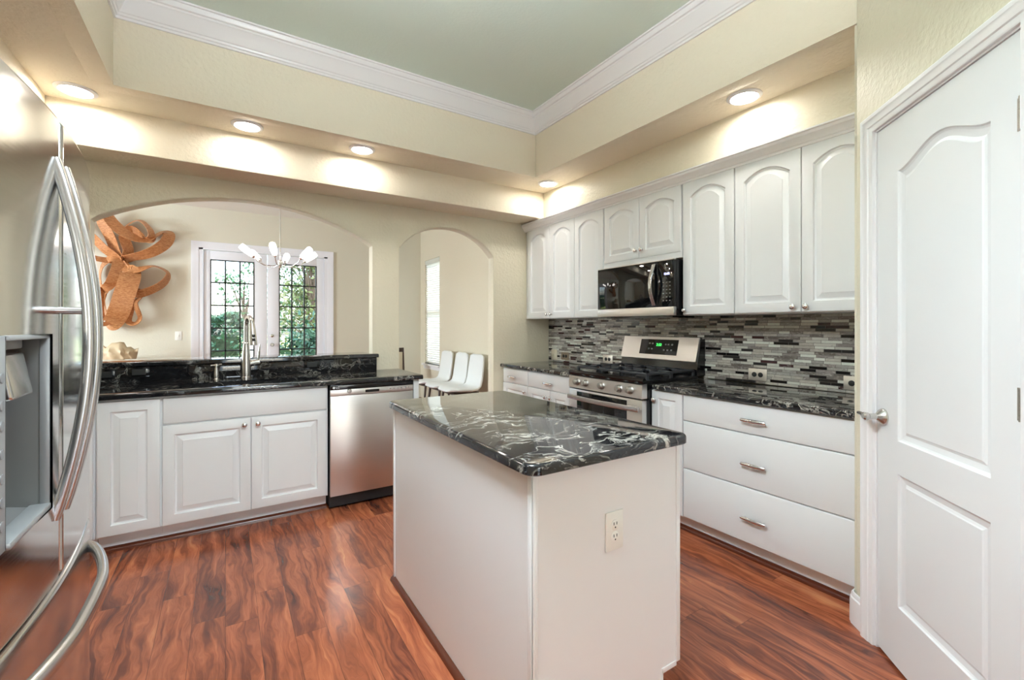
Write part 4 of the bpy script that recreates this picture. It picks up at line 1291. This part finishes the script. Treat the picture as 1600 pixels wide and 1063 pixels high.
# ------------------------------------------------------------------ outdoors
m = M(); m.box(-40, 8.06, -.18, 40, 70, -.06)
struct(m.build('ground', m_lawn, smooth=0), 'sunlit lawn beyond the double doors', 'lawn')
m = M(); m.box(-6, 8.05, -.06, 6, 9.6, -.04)
struct(m.build('path_patio', plain('pale_concrete', srgb(200, 196, 186), .8), smooth=0))
def leaves(mm, n, shape, size, rnd):
    for k in range(n):
        c = shape(rnd)
        a = Vector((rnd.gauss(0, 1), rnd.gauss(0, 1), rnd.gauss(0, 1))).normalized()
        b = a.orthogonal().normalized(); b.rotate(Matrix.Rotation(rnd.random()*6.28, 3, a)); d = a.cross(b)
        s_ = size*rnd.uniform(.6, 1.3)
        mm.face([c-b*s_, c+d*s_*.45, c+b*s_, c-d*s_*.45])
def hedge(name, label, x0, x1, y0, y1, h, n, seed):
    rnd = random.Random(seed)
    o = thing(name, label, 'hedge', ((x0+x1)/2, (y0+y1)/2, -.06))
    mm = M(); O = Vector(o.location)
    def shp(r):
        x, y = r.uniform(x0, x1), r.uniform(y0, y1)
        top = h*(.92+.12*sin(3*x+seed)+.06*sin(9*x))
        z = r.uniform(0, top) if r.random() < .6 else top-abs(r.gauss(0, .12))
        return Vector((x, y, z))-O
    leaves(mm, n, shp, .07, rnd)
    mm.build('foliage', m_leaf1, o, smooth=0)
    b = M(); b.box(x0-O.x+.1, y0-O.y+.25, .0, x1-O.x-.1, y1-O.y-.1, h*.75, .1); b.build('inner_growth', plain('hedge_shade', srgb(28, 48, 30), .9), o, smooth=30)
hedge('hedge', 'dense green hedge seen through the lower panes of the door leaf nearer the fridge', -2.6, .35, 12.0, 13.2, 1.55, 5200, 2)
def tree(name, label, x, y, h, r, clumps, nl, mat, seed, low=.3):
    rnd = random.Random(seed)
    o = thing(name, label, 'tree', (x, y, -.06))
    b = M()
    b.tube([(0, 0, 0), (.05, 0, h*.3), (-.03, .05, h*.6), (0, 0, h*.85)], [.055, .05, .035, .015], 8)
    cs = []
    for k in range(clumps):
        a = rnd.random()*6.28; rr = r*sqrt(rnd.random()); z = rnd.uniform(low*h, h)
        rr *= sqrt(max(.05, 1-((z/h-.55)/.6)**2))
        c = Vector((cos(a)*rr, sin(a)*rr, z)); cs.append(c)
        z0 = max(.1, z*.55)
        b.tube([(0, 0, z0), tuple(c*.5+Vector((0, 0, z0*.5+.05))), tuple(c)], [.03, .018, .006], 5)
    b.build('trunk', m_bark, o)
    mm = M()
    for c in cs:
        s_ = rnd.uniform(.2, .42)
        leaves(mm, nl, lambda q: c+Vector([max(-1.9, min(1.9, q.gauss(0, 1)))*s_*f for f in (1, 1, .7)]), .075, rnd)
    mm.build('foliage', mat, o, smooth=0)
tree('tree', 'slender leafy tree by the porch post, against the bright sky', .50, 16.2, 3.3, .75, 16, 80, m_leaf2, 5, .2)
tree('tree', 'large loose-leaved tree filling the panes of the second door leaf', 2.15, 14.2, 4.4, .9, 40, 95, m_leaf3, 8, .15)
tree('tree', 'broad dark tree behind the loose-leaved one, high in the panes', 2.9, 18.5, 6.0, 1.8, 46, 110, m_leaf2, 11, .25)
tree('bush', 'dark bush low behind the panes of the second door leaf', 1.62, 11.0, 1.3, .5, 22, 120, m_leaf1, 13, .05)
m = M(); m.box(.385, 9.95, -.06, .465, 10.03, 2.15, .006)
tag(m.build('porch_post', m_trim, smooth=30), 'white porch post standing outside the glazed doors', 'post')
